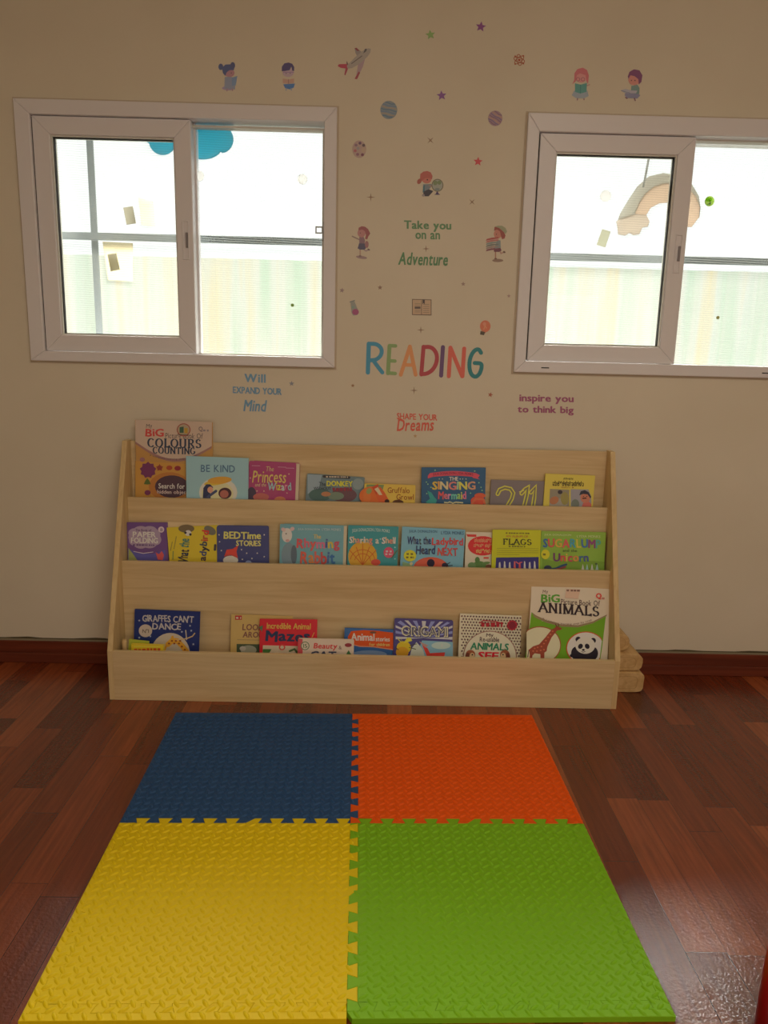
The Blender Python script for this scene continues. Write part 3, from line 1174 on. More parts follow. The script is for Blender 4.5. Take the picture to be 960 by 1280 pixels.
def d_kannada(A):
    q = zz(660, 575, 8.727)
    A.p('left_picture')
    A.poly(q((240, 315), (450, 325), (450, 560), (228, 560)), (112, 106, 88))
    A.ell(*q((350, 350))[0], 3, 2.6, (54, 50, 50))
    A.ell(*q((330, 480))[0], 11, 7, (124, 118, 104))
    A.ell(*q((285, 440))[0], 6, 4.6, (138, 92, 62), rot=-30)
    A.ell(*q((400, 420))[0], 5, 8, (118, 110, 62))
    A.p('right_picture')
    A.poly(q((465, 318), (660, 322), (690, 400), (690, 560), (465, 560)), (118, 116, 116))
    A.ell(*q((515, 480))[0], 5, 6, (90, 96, 84))
    A.poly(q((570, 560), (600, 470), (650, 440), (690, 480), (692, 560)), (156, 84, 72))
    A.ell(*q((625, 410))[0], 6.2, 6.8, (150, 96, 74))
    A.poly(q((558, 385), (575, 340), (620, 328), (660, 350), (690, 400), (680, 420), (650, 375), (600, 370)), (44, 44, 52))
    A.stroke(q((598, 418), (632, 416)), 1.4, (52, 34, 34))
    A.ell(*q((605, 398))[0], .8, .5, (40, 30, 30), n=8)
    A.ell(*q((640, 396))[0], .8, .5, (40, 30, 30), n=8)
    dk = (50, 40, 26)
    A.text('ಶ್ರೀ ಗಣೇಶ', (*q((388, 190))[0], *q((490, 214))[0]), dk, bold=.02)
    A.text('ಮಕ್ಕಳಪಾಠಗಳು', (*q((268, 225))[0], *q((606, 280))[0]), dk, bold=.03)
    A.text('ಸಂಪುಟ', (*q((362, 285))[0], *q((455, 305))[0]), (110, 80, 40))
    A.star(*q((488, 300))[0], 1.2, (110, 60, 40))


book('picture_book', 1, (682, 592), (744, 594.7), -.058, -.072, .008, (186, 148, 56),
     'yellow book with a moustached man and curly script at right end of the top tier', d_kannada)


# ---- middle tier
def d_paper(A):
    q = zz(140, 640, 4.571)
    A.poly(q((92, 210), (150, 230), (230, 240), (305, 215), (305, 285), (92, 285)), (74, 70, 120))
    for cx, cy, rx, ry in ((130, 120, 8, 6), (165, 112, 10, 7), (215, 112, 10, 7), (245, 130, 7, 7), (250, 158, 7, 7), (215, 180, 9, 6), (165, 182, 9, 6), (130, 165, 7, 6), (125, 140, 6, 6), (185, 145, 20, 12)):
        A.ell(*q((cx, cy))[0], rx, ry, (128, 112, 124), 'badge')
    A.text('The Book of', (*q((135, 96))[0], *q((225, 110))[0]), (70, 52, 80), bold=.02)
    A.text('PAPER', (*q((120, 112))[0], *q((250, 142))[0]), (178, 166, 160), bold=.035)
    A.text('FOLDING', (*q((110, 146))[0], *q((262, 176))[0]), (178, 166, 160), bold=.035)
    A.scribble((*q((120, 182))[0], *q((250, 192))[0]), (80, 60, 90))
    A.stroke(q((125, 225), (180, 236), (235, 228)), .8, (176, 150, 160))
    A.ell(*q((282, 100))[0], 3.8, 3.8, (160, 146, 150))
    A.text('8', (*q((276, 92))[0], *q((290, 110))[0]), (80, 60, 90))
    A.poly(q((95, 205), (125, 245), (150, 280), (95, 280)), (120, 124, 70))
    A.poly(q((250, 230), (270, 240), (285, 222), (298, 245), (290, 275), (262, 272)), (170, 70, 66))


book('picture_book', 2, (158.6, 653), (209, 653.2), -.121, -.142, .008, (84, 58, 98),
     'purple paper-craft book with a scalloped cloud panel at left end of the middle tier', d_paper)
book('exercise_book', 2, (209.3, 652.2), (292.5, 655.4), -.112, -.118, .005, (168, 142, 106),
     'cream book with only its top edge showing behind the yellow ladybird book')


def d_lady(A):
    q = zz(140, 640, 4.571)
    A.p('cow')
    A.ell(*q((425, 95))[0], 10, 5, (92, 80, 56))
    A.ell(*q((435, 120))[0], 4, 3.6, (176, 166, 150))
    A.ell(*q((448, 128))[0], 1.6, 1.6, (46, 42, 42), n=10)
    A.ell(*q((420, 118))[0], 1.6, 1.6, (46, 42, 42), n=10)
    A.p('calf')
    A.ell(*q((560, 105))[0], 8, 5, (88, 86, 72), rot=30)
    A.stroke(q((590, 190), (588, 215)), 3, (52, 50, 56))
    rnd_ = [(44, 44, 52), (54, 50, 50), (40, 44, 60)]
    A.text('What the', (*q((335, 200))[0], *q((485, 255))[0]), [(50, 46, 48), (60, 56, 50), (44, 50, 60), (50, 46, 48), (62, 96, 84), (70, 100, 80), (62, 96, 84)], bold=.05, jit=.12, rot=-84, slope=0)
    A.text('Ladybird', (*q((430, 180))[0], *q((630, 232))[0]), [(46, 50, 70), (60, 50, 50), (50, 60, 90), (44, 44, 50), (52, 60, 70), (150, 60, 40), (140, 70, 44), (176, 52, 44)], bold=.05, jit=.1, rot=-84, slope=0)
    A.p('author_lettering')
    A.stroke(q((345, 170), (335, 220)), .8, (110, 100, 52))
    A.stroke(q((368, 140), (355, 210)), .8, (110, 100, 52))
    A.stroke(q((350, 225), (348, 270)), 1.2, (96, 110, 60))


book('picture_book', 2, (208.3, 659.6), (271, 656.5), -.126, -.142, .008, (182, 144, 40),
     'mustard yellow book with its title turned sideways on the middle tier', d_lady)


def d_bed(A):
    q = zz(140, 640, 4.571)
    A.text('BEDTime', (*q((640, 112))[0], *q((850, 152))[0]), (208, 170, 84), bold=.05, jit=.06)
    A.text('STORIES', (*q((710, 162))[0], *q((850, 193))[0]), (208, 172, 92), bold=.04, jit=.06)
    A.p('gnome')
    A.poly(q((642, 255), (655, 215), (690, 210), (722, 190), (712, 225), (718, 258), (680, 245)), (168, 58, 48))
    A.ell(*q((678, 275))[0], 9.5, 5.6, (186, 160, 140))
    A.stroke(q((645, 250), (680, 243), (716, 258)), 1.6, (150, 60, 50))
    A.p('moon')
    A.ell(*q((780, 290))[0], 4, 3, (110, 120, 150))
    A.p('star_pattern')
    for a, b in ((612, 130), (615, 170), (770, 235), (740, 215), (830, 235), (870, 255), (800, 265), (625, 220), (870, 130), (745, 270)):
        A.star(*q((a, b))[0], 1.3, (170, 160, 140))


book('board_book', 2, (270.8, 657), (335.6, 657.8), -.13, -.146, .014, (52, 56, 90),
     'navy board book with yellow title and red gnome hat on the middle tier', d_bed, r=.007)


def d_rabbit(A):
    q = zz(340, 645, 3.84)
    A.p('goat')
    A.ell(*q((72, 92))[0], 6.4, 9, (170, 158, 146))
    A.ell(*q((55, 65))[0], 3, 2.4, (176, 140, 132), rot=30)
    A.ell(*q((97, 62))[0], 3, 2.4, (176, 140, 132), rot=-30)
    A.ell(*q((68, 85))[0], .8, .8, (50, 46, 46), n=8)
    A.ell(*q((75, 118))[0], 2.6, 1.8, (150, 120, 114))
    A.ell(*q((80, 190))[0], 9, 16, (96, 112, 116))
    A.ell(*q((105, 185))[0], 3.8, 12, (74, 84, 90))
    for a in (125, 240):
        A.text('JULIA DONALDSON' if a == 125 else 'LYDIA MONKS', (*q((a, 58))[0], *q((a + (105 if a == 125 else 90), 70))[0]), (140, 152, 150), 'title', bold=.02)
    A.text('The', (*q((200, 88))[0], *q((235, 108))[0]), (170, 146, 90), bold=.03)
    C1 = [(176, 70, 70), (168, 80, 90), (176, 76, 70), (160, 90, 110), (60, 72, 110), (190, 140, 60), (150, 70, 80), (52, 66, 90)]
    A.text('Rhyming', (*q((120, 108))[0], *q((322, 165))[0]), C1, bold=.06, jit=.1)
    A.text('Rabbit', (*q((138, 170))[0], *q((300, 226))[0]), [(176, 76, 60), (186, 104, 60), (176, 84, 70), (150, 66, 60), (64, 84, 120), (52, 86, 120)], bold=.06, jit=.1)


book('board_book', 2, (350, 655), (429.8, 657.3), -.126, -.144, .016, (86, 126, 128),
     'grey-teal board book with a white goat head and mixed colour letters on the middle tier', d_rabbit, r=.003, pages_right=.012)


def d_shell(A):
    q = zz(340, 645, 3.84)
    A.p('shell')
    A.ell(*q((435, 195))[0], 18, 19, (190, 124, 44), n=30)
    for k in range(5):
        A.stroke(q((435, 235), (372 + 32 * k, 135 + 14 * abs(k - 2))), .9, (150, 74, 34))
    for rr in (9, 14):
        A.stroke([(q((435, 215))[0][0] + rr * 1.1 * math.cos(t / 10), q((435, 215))[0][1] - rr * math.sin(t / 10)) for t in range(0, 32, 3)], .9, (150, 74, 34))
    A.p('crab')
    A.ell(*q((498, 222))[0], 6, 4, (176, 66, 52))
    A.ell(*q((560, 175))[0], 6.4, 6.8, (168, 66, 84), 'badge')
    A.scribble((*q((545, 164))[0], *q((575, 174))[0]), (196, 150, 156))
    A.scribble((*q((543, 178))[0], *q((577, 187))[0]), (196, 150, 156))
    A.text('JULIA DONALDSON LYDIA MONKS', (*q((385, 62))[0], *q((565, 82))[0]), (140, 160, 158), bold=.02, arch=1.5)
    A.text('Sharing a Shell', (*q((372, 98))[0], *q((592, 138))[0]), [(170, 160, 150), (196, 140, 110), (176, 110, 90), (190, 160, 140)], bold=.05, jit=.08)
    A.p('seaweed')
    A.stroke(q((600, 165), (575, 200)), 1.4, (70, 84, 60))
    for a, b in ((520, 110), (590, 150), (590, 205)):
        A.ell(*q((a, b))[0], 1, 1, (110, 150, 150), n=8)


book('picture_book', 2, (435.3, 656.7), (498.4, 658.7), -.128, -.146, .011, (44, 112, 112),
     'teal book with a big orange spiral shell on the middle tier', d_shell)


def d_next(A):
    q = zz(340, 645, 3.84)
    A.text('JULIA DONALDSON', (*q((658, 66))[0], *q((792, 82))[0]), (54, 84, 104), bold=.02)
    A.text('LYDIA MONKS', (*q((812, 72))[0], *q((920, 88))[0]), (54, 84, 104), bold=.02)
    B = [(44, 56, 84), (60, 60, 70), (40, 56, 90), (52, 60, 60)]
    A.text('What the', (*q((650, 98))[0], *q((762, 134))[0]), B, bold=.05, jit=.08)
    A.text('Ladybird', (*q((768, 104))[0], *q((916, 148))[0]), [(176, 60, 56), (150, 60, 64), (170, 64, 56)], bold=.05, jit=.08)
    A.text('Heard', (*q((692, 142))[0], *q((782, 182))[0]), B, bold=.05, jit=.08)
    A.text('NEXT', (*q((796, 152))[0], *q((890, 188))[0]), [(176, 66, 56), (150, 60, 60)], bold=.06, jit=.08)
    A.p('ladybird')
    A.ell(*q((762, 250))[0], 22, 14, (180, 76, 56))
    A.ell(*q((762, 225))[0], 4.8, 5, (34, 30, 44))
    A.ell(*q((830, 236))[0], 4, 3.2, (40, 36, 48))
    A.stroke(q((830, 236), (855, 222)), .8, (40, 36, 48))
    A.stroke(q((835, 240), (865, 236)), .8, (40, 36, 48))
    A.ell(*q((662, 190))[0], 7.8, 7.2, (196, 172, 44), 'badge')
    A.scribble((*q((645, 176))[0], *q((678, 186))[0]), (90, 84, 40))
    A.scribble((*q((643, 192))[0], *q((681, 202))[0]), (90, 84, 40))
    A.p('meadow')
    A.poly(q((627, 218), (660, 228), (680, 242), (627, 242)), (110, 136, 96))
    A.ell(*q((668, 228))[0], 2, 2, (176, 160, 120))


book('picture_book', 2, (502.8, 658.5), (581.6, 662.5), -.128, -.146, .010, (92, 136, 148),
     'light blue book with a red ladybird and round yellow sticker on the middle tier', d_next)


def d_redoval(A):
    q = zz(570, 650, 4.8)
    A.poly(q((62, 85), (122, 87), (122, 102), (70, 100)), (160, 52, 46), 'badge')
    A.p('red_oval')
    A.ell(*q((160, 155))[0], 18.5, 12.2, (166, 44, 44))
    A.text('ಪಂಚತಂತ್ರ', (*q((110, 108))[0], *q((214, 132))[0]), (190, 130, 90), bold=.02)
    A.text('ನೀತಿ ಕಥೆ', (*q((105, 140))[0], *q((214, 165))[0]), (196, 130, 90), bold=.02)
    A.text('ಕಥೆಗಳು', (*q((120, 172))[0], *q((214, 200))[0]), (200, 150, 90), bold=.02)
    A.poly(q((165, 222), (196, 222), (196, 232), (165, 232)), (160, 60, 50))
    A.p('plant_creature')
    A.ell(*q((140, 275))[0], 9, 6, (72, 100, 54))
    A.ell(*q((128, 240))[0], 3, 4, (66, 96, 52))
    A.ell(*q((180, 258))[0], 5, 1.8, (80, 106, 58), rot=-8)
    A.ell(*q((95, 272))[0], 5, 4, (84, 110, 70))
    A.ell(*q((195, 280))[0], 4, 3, (90, 60, 44))


book('picture_book', 2, (582.5, 665), (617, 665.8), -.126, -.144, .007, (168, 154, 132),
     'white book with a red oval and green leaf creature beside the lime flags book', d_redoval)


def d_flags(A):
    q = zz(570, 650, 4.8)
    A.scribble((*q((298, 73))[0], *q((440, 82))[0]), (90, 84, 34))
    A.text('AN ALBUM OF', (*q((300, 90))[0], *q((432, 103))[0]), (140, 96, 44), bold=.02)
    A.roman('FLAGS', (*q((282, 113))[0], *q((452, 146))[0]), (44, 48, 30))
    A.scribble((*q((315, 152))[0], *q((420, 162))[0]), (96, 96, 36))
    for b in (170, 182, 194, 206):
        A.stroke(q((245, b), (495 if b < 200 else 380, b + 2)), .45, (118, 118, 40), 'illustration')
    A.p('picture_panel')
    A.poly(q((240, 225), (495, 222), (495, 310), (236, 310)), (46, 44, 92))
    for i, c in enumerate([(196, 190, 186), (180, 176, 184), (186, 180, 190), (176, 80, 76), (186, 70, 70), (190, 180, 180), (196, 190, 186), (180, 176, 190)]):
        xx = 262 + i * 30
        A.poly(q((xx - 8, 300), (xx - 4, 255 - 10 * (i % 2)), (xx + 3, 250), (xx + 8, 300)), c)
    A.stroke(q((360, 250), (375, 262), (395, 252)), 1.2, (190, 80, 80))


book('picture_book', 2, (615.8, 662.4), (676.4, 663), -.142, -.158, .010, (148, 150, 24),
     'lime yellow book about flags with a navy picture panel on the middle tier', d_flags)


def d_uni(A):
    q = zz(570, 650, 4.8)
    A.p('meadow')
    A.poly(q((518, 230), (600, 250), (720, 240), (890, 250), (890, 310), (518, 310)), (96, 124, 46))
    A.text('JULIA DONALDSON', (*q((530, 82))[0], *q((690, 96))[0]), (150, 160, 110), bold=.02)
    A.text('LYDIA MONKS', (*q((725, 90))[0], *q((865, 104))[0]), (150, 160, 110), bold=.02)
    A.text('SUGARLUMP', (*q((524, 112))[0], *q((866, 162))[0]), [(52, 84, 120), (170, 70, 66), (186, 130, 56), (172, 76, 70), (60, 120, 130), (186, 150, 60), (60, 90, 130), (110, 60, 90), (70, 130, 110)], bold=.06, jit=.06)
    A.text('and the', (*q((640, 174))[0], *q((725, 190))[0]), (70, 86, 46), bold=.02)
    A.text('Unicorn', (*q((584, 198))[0], *q((792, 246))[0]), [(90, 52, 80), (160, 64, 60), (186, 140, 60), (150, 60, 70), (190, 110, 60), (56, 84, 110), (60, 70, 110)], bold=.06, jit=.06)
    A.ell(*q((535, 205))[0], 5.4, 6.2, (176, 168, 40), 'badge')
    A.scribble((*q((520, 198))[0], *q((550, 212))[0]), (90, 90, 36))
    A.p('unicorn')
    A.ell(*q((550, 290))[0], 5, 4, (44, 50, 66))
    A.stroke(q((560, 296), (600, 290), (630, 275), (660, 266)), 2.6, (44, 66, 84))
    A.stroke(q((585, 300), (620, 292), (655, 280)), 2.2, (120, 60, 60))
    A.p('grass_blades')
    for a, c in ((760, (170, 180, 170)), (785, (130, 160, 160)), (815, (176, 180, 160)), (845, (130, 150, 150))):
        A.poly(q((a - 12, 310), (a, 262), (a + 12, 310)), c)
    A.ell(*q((840, 262))[0], 1.6, 1, (60, 70, 50), n=8)


book('picture_book', 2, (676.8, 664), (757.5, 665.6), -.127, -.146, .010, (106, 136, 48),
     'green book with rainbow coloured title letters at right end of the middle tier', d_uni)


# ---- bottom tier
def d_giraffe(A):
    q = zz(140, 750, 6.857)
    A.p('moon')
    A.ell(*q((500, 460))[0], 24.5, 26, (148, 138, 118), n=32)
    A.text("GIRAFFES CAN'T", (*q((262, 125))[0], *q((700, 182))[0]), (140, 136, 130), bold=.035, jit=.1, slope=.03)
    A.text('DANCE', (*q((348, 196))[0], *q((590, 250))[0]), (140, 136, 130), bold=.035, jit=.1, slope=.03)
    A.ell(*q((288, 263))[0], 8.4, 8.0, (146, 134, 118), 'badge')
    A.text('N°1', (*q((262, 248))[0], *q((316, 280))[0]), (84, 70, 60), 'badge', bold=.02, jit=.1)
    A.p('giraffe')
    A.stroke(q((480, 380), (520, 345), (560, 350), (600, 390), (640, 440)), 6.5, (176, 120, 36))
    A.stroke(q((512, 340), (520, 315)), 3, (176, 120, 36))
    A.stroke(q((470, 385), (450, 430)), 2.4, (170, 116, 36))
    A.stroke(q((545, 345), (640, 330), (690, 310), (710, 285)), 1.4, (150, 130, 90))
    A.stroke(q((633, 260), (640, 340)), 1.2, (150, 140, 120))
    for a, b in ((490, 372), (515, 350), (548, 350), (575, 372), (600, 398), (625, 425), (535, 372), (640, 445), (585, 350)):
        A.ell(*q((a, b))[0], 1.5, 1.2, (110, 56, 24), n=8)
    A.p('star_pattern')
    for a, b in ((235, 175), (670, 220), (600, 272), (698, 378), (235, 322), (680, 262), (330, 310)):
        A.star(*q((a, b))[0], 1.6, (126, 132, 140))


book('picture_book', 3, (168.4, 761.4), (250, 764.8), -.212, -.245, .008, (18, 32, 78),
     'dark blue book with a moon and dancing giraffe at left of the bottom tier', d_giraffe)
book('exercise_book', 3, (161.5, 799.2), (186, 802), -.254, -.276, .008, (128, 134, 40),
     'small green book peeking out behind the small yellow book on the bottom tier')


def d_yellow(A):
    q = zz(140, 750, 6.857)
    A.scribble((*q((190, 408))[0], *q((425, 446))[0]), (150, 62, 24), 'title', letters=True)
    A.stroke(q((190, 398), (410, 402)), .8, (200, 160, 60))


book('board_book', 3, (164, 805), (204.5, 806.6), -.276, -.296, .014, (178, 142, 28),
     'small yellow book with red lettering at left end of the bottom tier', d_yellow)


def d_look(A):
    q = zz(270, 755, 4.174)
    A.poly(q((100, 60), (135, 60), (135, 82), (100, 82)), (140, 40, 40), 'badge')
    A.scribble((*q((104, 66))[0], *q((131, 77))[0]), (190, 150, 130))
    A.text('LOOK', (*q((138, 104))[0], *q((245, 136))[0]), (100, 66, 56), bold=.03, shear=.1)
    A.text('AROUND', (*q((140, 144))[0], *q((300, 174))[0]), (100, 66, 56), bold=.03, shear=.1)
    A.stroke(q((112, 186), (230, 188)), .6, (120, 100, 70))
    A.poly(q((108, 208), (240, 210), (240, 262), (108, 262)), (54, 66, 46))
    A.ell(*q((170, 240))[0], 10, 6, (118, 122, 104))
    A.ell(*q((140, 232))[0], 4, 3, (140, 138, 124))


book('picture_book', 3, (289, 768), (366, 770.5), -.205, -.232, .006, (150, 128, 74),
     'cream yellow book mostly hidden behind the red mazes book on the bottom tier', d_look)


def d_maze(A):
    q = zz(270, 755, 4.174)
    A.poly(q((245, 215), (525, 222), (525, 300), (240, 300)), (158, 148, 122))
    A.text('Incredible Animal', (*q((266, 98))[0], *q((494, 128))[0]), (190, 132, 60), bold=.03, jit=.05)
    A.text('Mazes', (*q((262, 138))[0], *q((488, 192))[0]), (34, 44, 66), bold=.08, jit=.12)
    A.ell(*q((345, 225))[0], 4, 3.6, (158, 60, 50))
    A.ell(*q((345, 226))[0], 2.4, 2.2, (158, 148, 122))
    A.poly(q((245, 235), (290, 235), (275, 260), (243, 260)), (56, 92, 46))
    A.stroke(q((385, 245), (410, 235), (425, 255)), 2.4, (60, 84, 50))
    A.poly(q((225, 120), (245, 110), (240, 145)), (60, 90, 60))
    A.stroke(q((500, 175), (512, 150)), 1.0, (190, 120, 60))


book('picture_book', 3, (324.6, 773.7), (396.5, 774.6), -.222, -.252, .006, (156, 26, 36),
     'bright red book of animal mazes on the bottom tier', d_maze)


def d_beauty(A):
    q = zz(270, 755, 4.174)
    A.poly(q((428, 180), (452, 182), (452, 300), (425, 300)), (150, 60, 62))
    A.ell(*q((465, 218))[0], 5.4, 5.4, (74, 96, 66), 'badge')
    A.ell(*q((465, 218))[0], 4.4, 4.4, (170, 150, 130), 'badge')
    A.text('15', (*q((455, 208))[0], *q((476, 228))[0]), (74, 96, 66), 'badge', bold=.02)
    A.text('Beauty', (*q((508, 204))[0], *q((628, 240))[0]), (156, 56, 52), bold=.035, shear=.15)
    A.text('&', (*q((640, 218))[0], *q((656, 236))[0]), (100, 70, 64))
    A.text('CAT', (*q((490, 246))[0], *q((620, 285))[0]), (50, 56, 70), bold=.06, shear=.15)
    A.ell(*q((690, 214))[0], 4.4, 2.4, (110, 40, 46))
    A.poly(q((676, 268), (692, 240), (708, 268)), (52, 90, 52))


book('board_book', 3, (373, 798.2), (442.5, 800), -.262, -.286, .012, (172, 148, 128),
     'low white board book with red script title in front of the red mazes book', d_beauty, r=.003)


def d_stories(A):
    q = zz(270, 755, 4.174)
    P = [(690, 205), (688, 170), (705, 142), (770, 136), (850, 140), (924, 150), (924, 238)]
    A.poly(q(*(P + [(880, 232), (820, 224), (750, 222)])), (184, 62, 22))
    A.stroke(q((690, 205), (750, 221), (820, 223), (924, 238)), 1.2, (170, 110, 80))
    A.text('Animal', (*q((706, 152))[0], *q((826, 190))[0]), (190, 172, 150), bold=.035)
    A.text('stories', (*q((834, 172))[0], *q((906, 194))[0]), (190, 172, 150), bold=.03)
    A.text('for children', (*q((800, 202))[0], *q((906, 218))[0]), (190, 150, 80), bold=.02)
    A.ell(*q((820, 148))[0], 4, 1.4, (90, 60, 40))
    A.ell(*q((800, 262))[0], 22, 5, (90, 112, 136))


book('board_book', 3, (430.8, 785), (491.8, 787.2), -.214, -.246, .009, (36, 74, 116),
     'blue book with an orange swoosh and the words Animal stories on the bottom tier', d_stories)


def d_origami(A):
    q = zz(480, 755, 5.053)
    A.p('sun_rays')
    o_ = q((250, 215))[0]
    for i in range(13):
        a = math.radians(180 + 15 * i - 3)
        b = math.radians(180 + 15 * i + 4)
        R_ = 29
        def cl_(x, y):
            return (min(max(x, 494.5), 565.5), max(y, 775 + (x - 494) * .035))
        A.poly([o_, cl_(o_[0] + 44 * math.cos(a), o_[1] + R_ * math.sin(a)), cl_(o_[0] + 44 * math.cos(b), o_[1] + R_ * math.sin(b))], (106, 112, 160) if i % 2 else (150, 150, 166))
    A.p('beach')
    A.poly(q((240, 230), (435, 240), (435, 340), (200, 340)), (100, 136, 150))
    A.ell(*q((360, 262))[0], 12, 4.5, (140, 156, 160))
    A.p('paper_boat')
    A.poly(q((175, 280), (205, 240), (245, 285), (260, 340), (160, 340)), (150, 156, 140))
    A.poly(q((240, 255), (275, 280), (290, 310), (385, 305), (380, 340), (275, 340)), (176, 48, 40))
    A.poly(q((220, 235), (280, 262), (260, 275)), (140, 110, 100))
    A.p('pineapple_pattern')
    A.ell(*q((125, 275))[0], 9, 8, (186, 142, 30))
    A.ell(*q((115, 305))[0], 8, 7, (160, 120, 30))
    for a in (80, 100, 150, 165):
        A.poly(q((120, 250), (a, 208), (a + 14, 232)), (196, 156, 50))
    for a, b in (((165, 262), (205, 252)), ((160, 275), (200, 285)), ((90, 290), (72, 270))):
        A.stroke(q(a, b), .9, (60, 56, 30))
    for dx, c in ((3, (30, 30, 52)), (0, (186, 176, 128))):
        A.text('ORIGAMI', (*q((112 + dx, 136 + dx))[0], *q((402 + dx, 200 + dx))[0]), c, bold=.07 if dx else .045, slope=.03)
    A.text('ORIGAMI', (*q((117, 143))[0], *q((397, 194))[0]), (70, 72, 84), bold=-.005, slope=.03)
    A.stroke(q((365, 268), (366, 255)), .8, (190, 190, 190))


book('board_book', 3, (493.2, 773), (566.7, 775.8), -.216, -.25, .010, (52, 46, 92),
     'violet and blue origami board book with a pineapple on the bottom tier', d_origami, r=.006)


def d_see(A):
    q = zz(480, 755, 5.053)
    A.p('dots_pattern')
    rr = random.Random(4)
    for i in range(21):
        for j in range(15):
            a = 492 + i * 18.4 + (9 if j % 2 else 0)
            b = 76 + j * 18.4 + i * .6
            if a > 862: continue
            A.ell(*q((a, b))[0], .95, 1.25, (62, 36, 36), rot=rr.uniform(0, 180), n=7)
    A.p('roundel')
    A.ell(*q((668, 330))[0], 33.5, 32, (120, 92, 76), n=36)
    A.ell(*q((668, 330))[0], 32.4, 31, (182, 162, 134), n=36)
    A.scribble((*q((612, 108))[0], *q((748, 142))[0]), (130, 28, 36), 'title', letters=True)
    A.stroke(q((604, 118), (625, 103), (700, 108), (750, 122)), 1.1, (130, 28, 36), 'badge')
    A.star(*q((808, 133))[0], 7, (130, 30, 40), 'badge', n=12, q=.82)
    A.ell(*q((808, 133))[0], 4.6, 4.6, (98, 24, 36), 'badge')
    A.text('My', (*q((645, 184))[0], *q((690, 212))[0]), (56, 36, 36), bold=.02, jit=.1)
    A.text('Re-usable', (*q((604, 206))[0], *q((726, 236))[0]), (56, 36, 36), bold=.02, jit=.06)
    A.text('ANIMALS', (*q((545, 242))[0], *q((782, 285))[0]), (30, 96, 66), bold=.05, shear=.12, slope=.03)
    A.text('SEE', (*q((592, 300))[0], *q((716, 346))[0]), (162, 26, 40), bold=.06, shear=.1, slope=.03)
    A.p('puppies')
    for sx, k in ((545, 1), (762, -1)):
        A.ell(*q((sx, 318))[0], 6, 6, (118, 66, 40))
        A.ell(*q((sx - 18 * k, 330))[0], 3, 5, (86, 42, 30))
        A.ell(*q((sx + 10 * k, 326))[0], 3.2, 4, (176, 140, 104))
        A.ell(*q((sx + 12 * k, 318))[0], 1, 1, (30, 24, 24), n=8)


book('picture_book', 3, (575, 767), (652, 770), -.214, -.25, .008, (176, 156, 130),
     'white spotted book with green and red title words on the bottom tier', d_see)


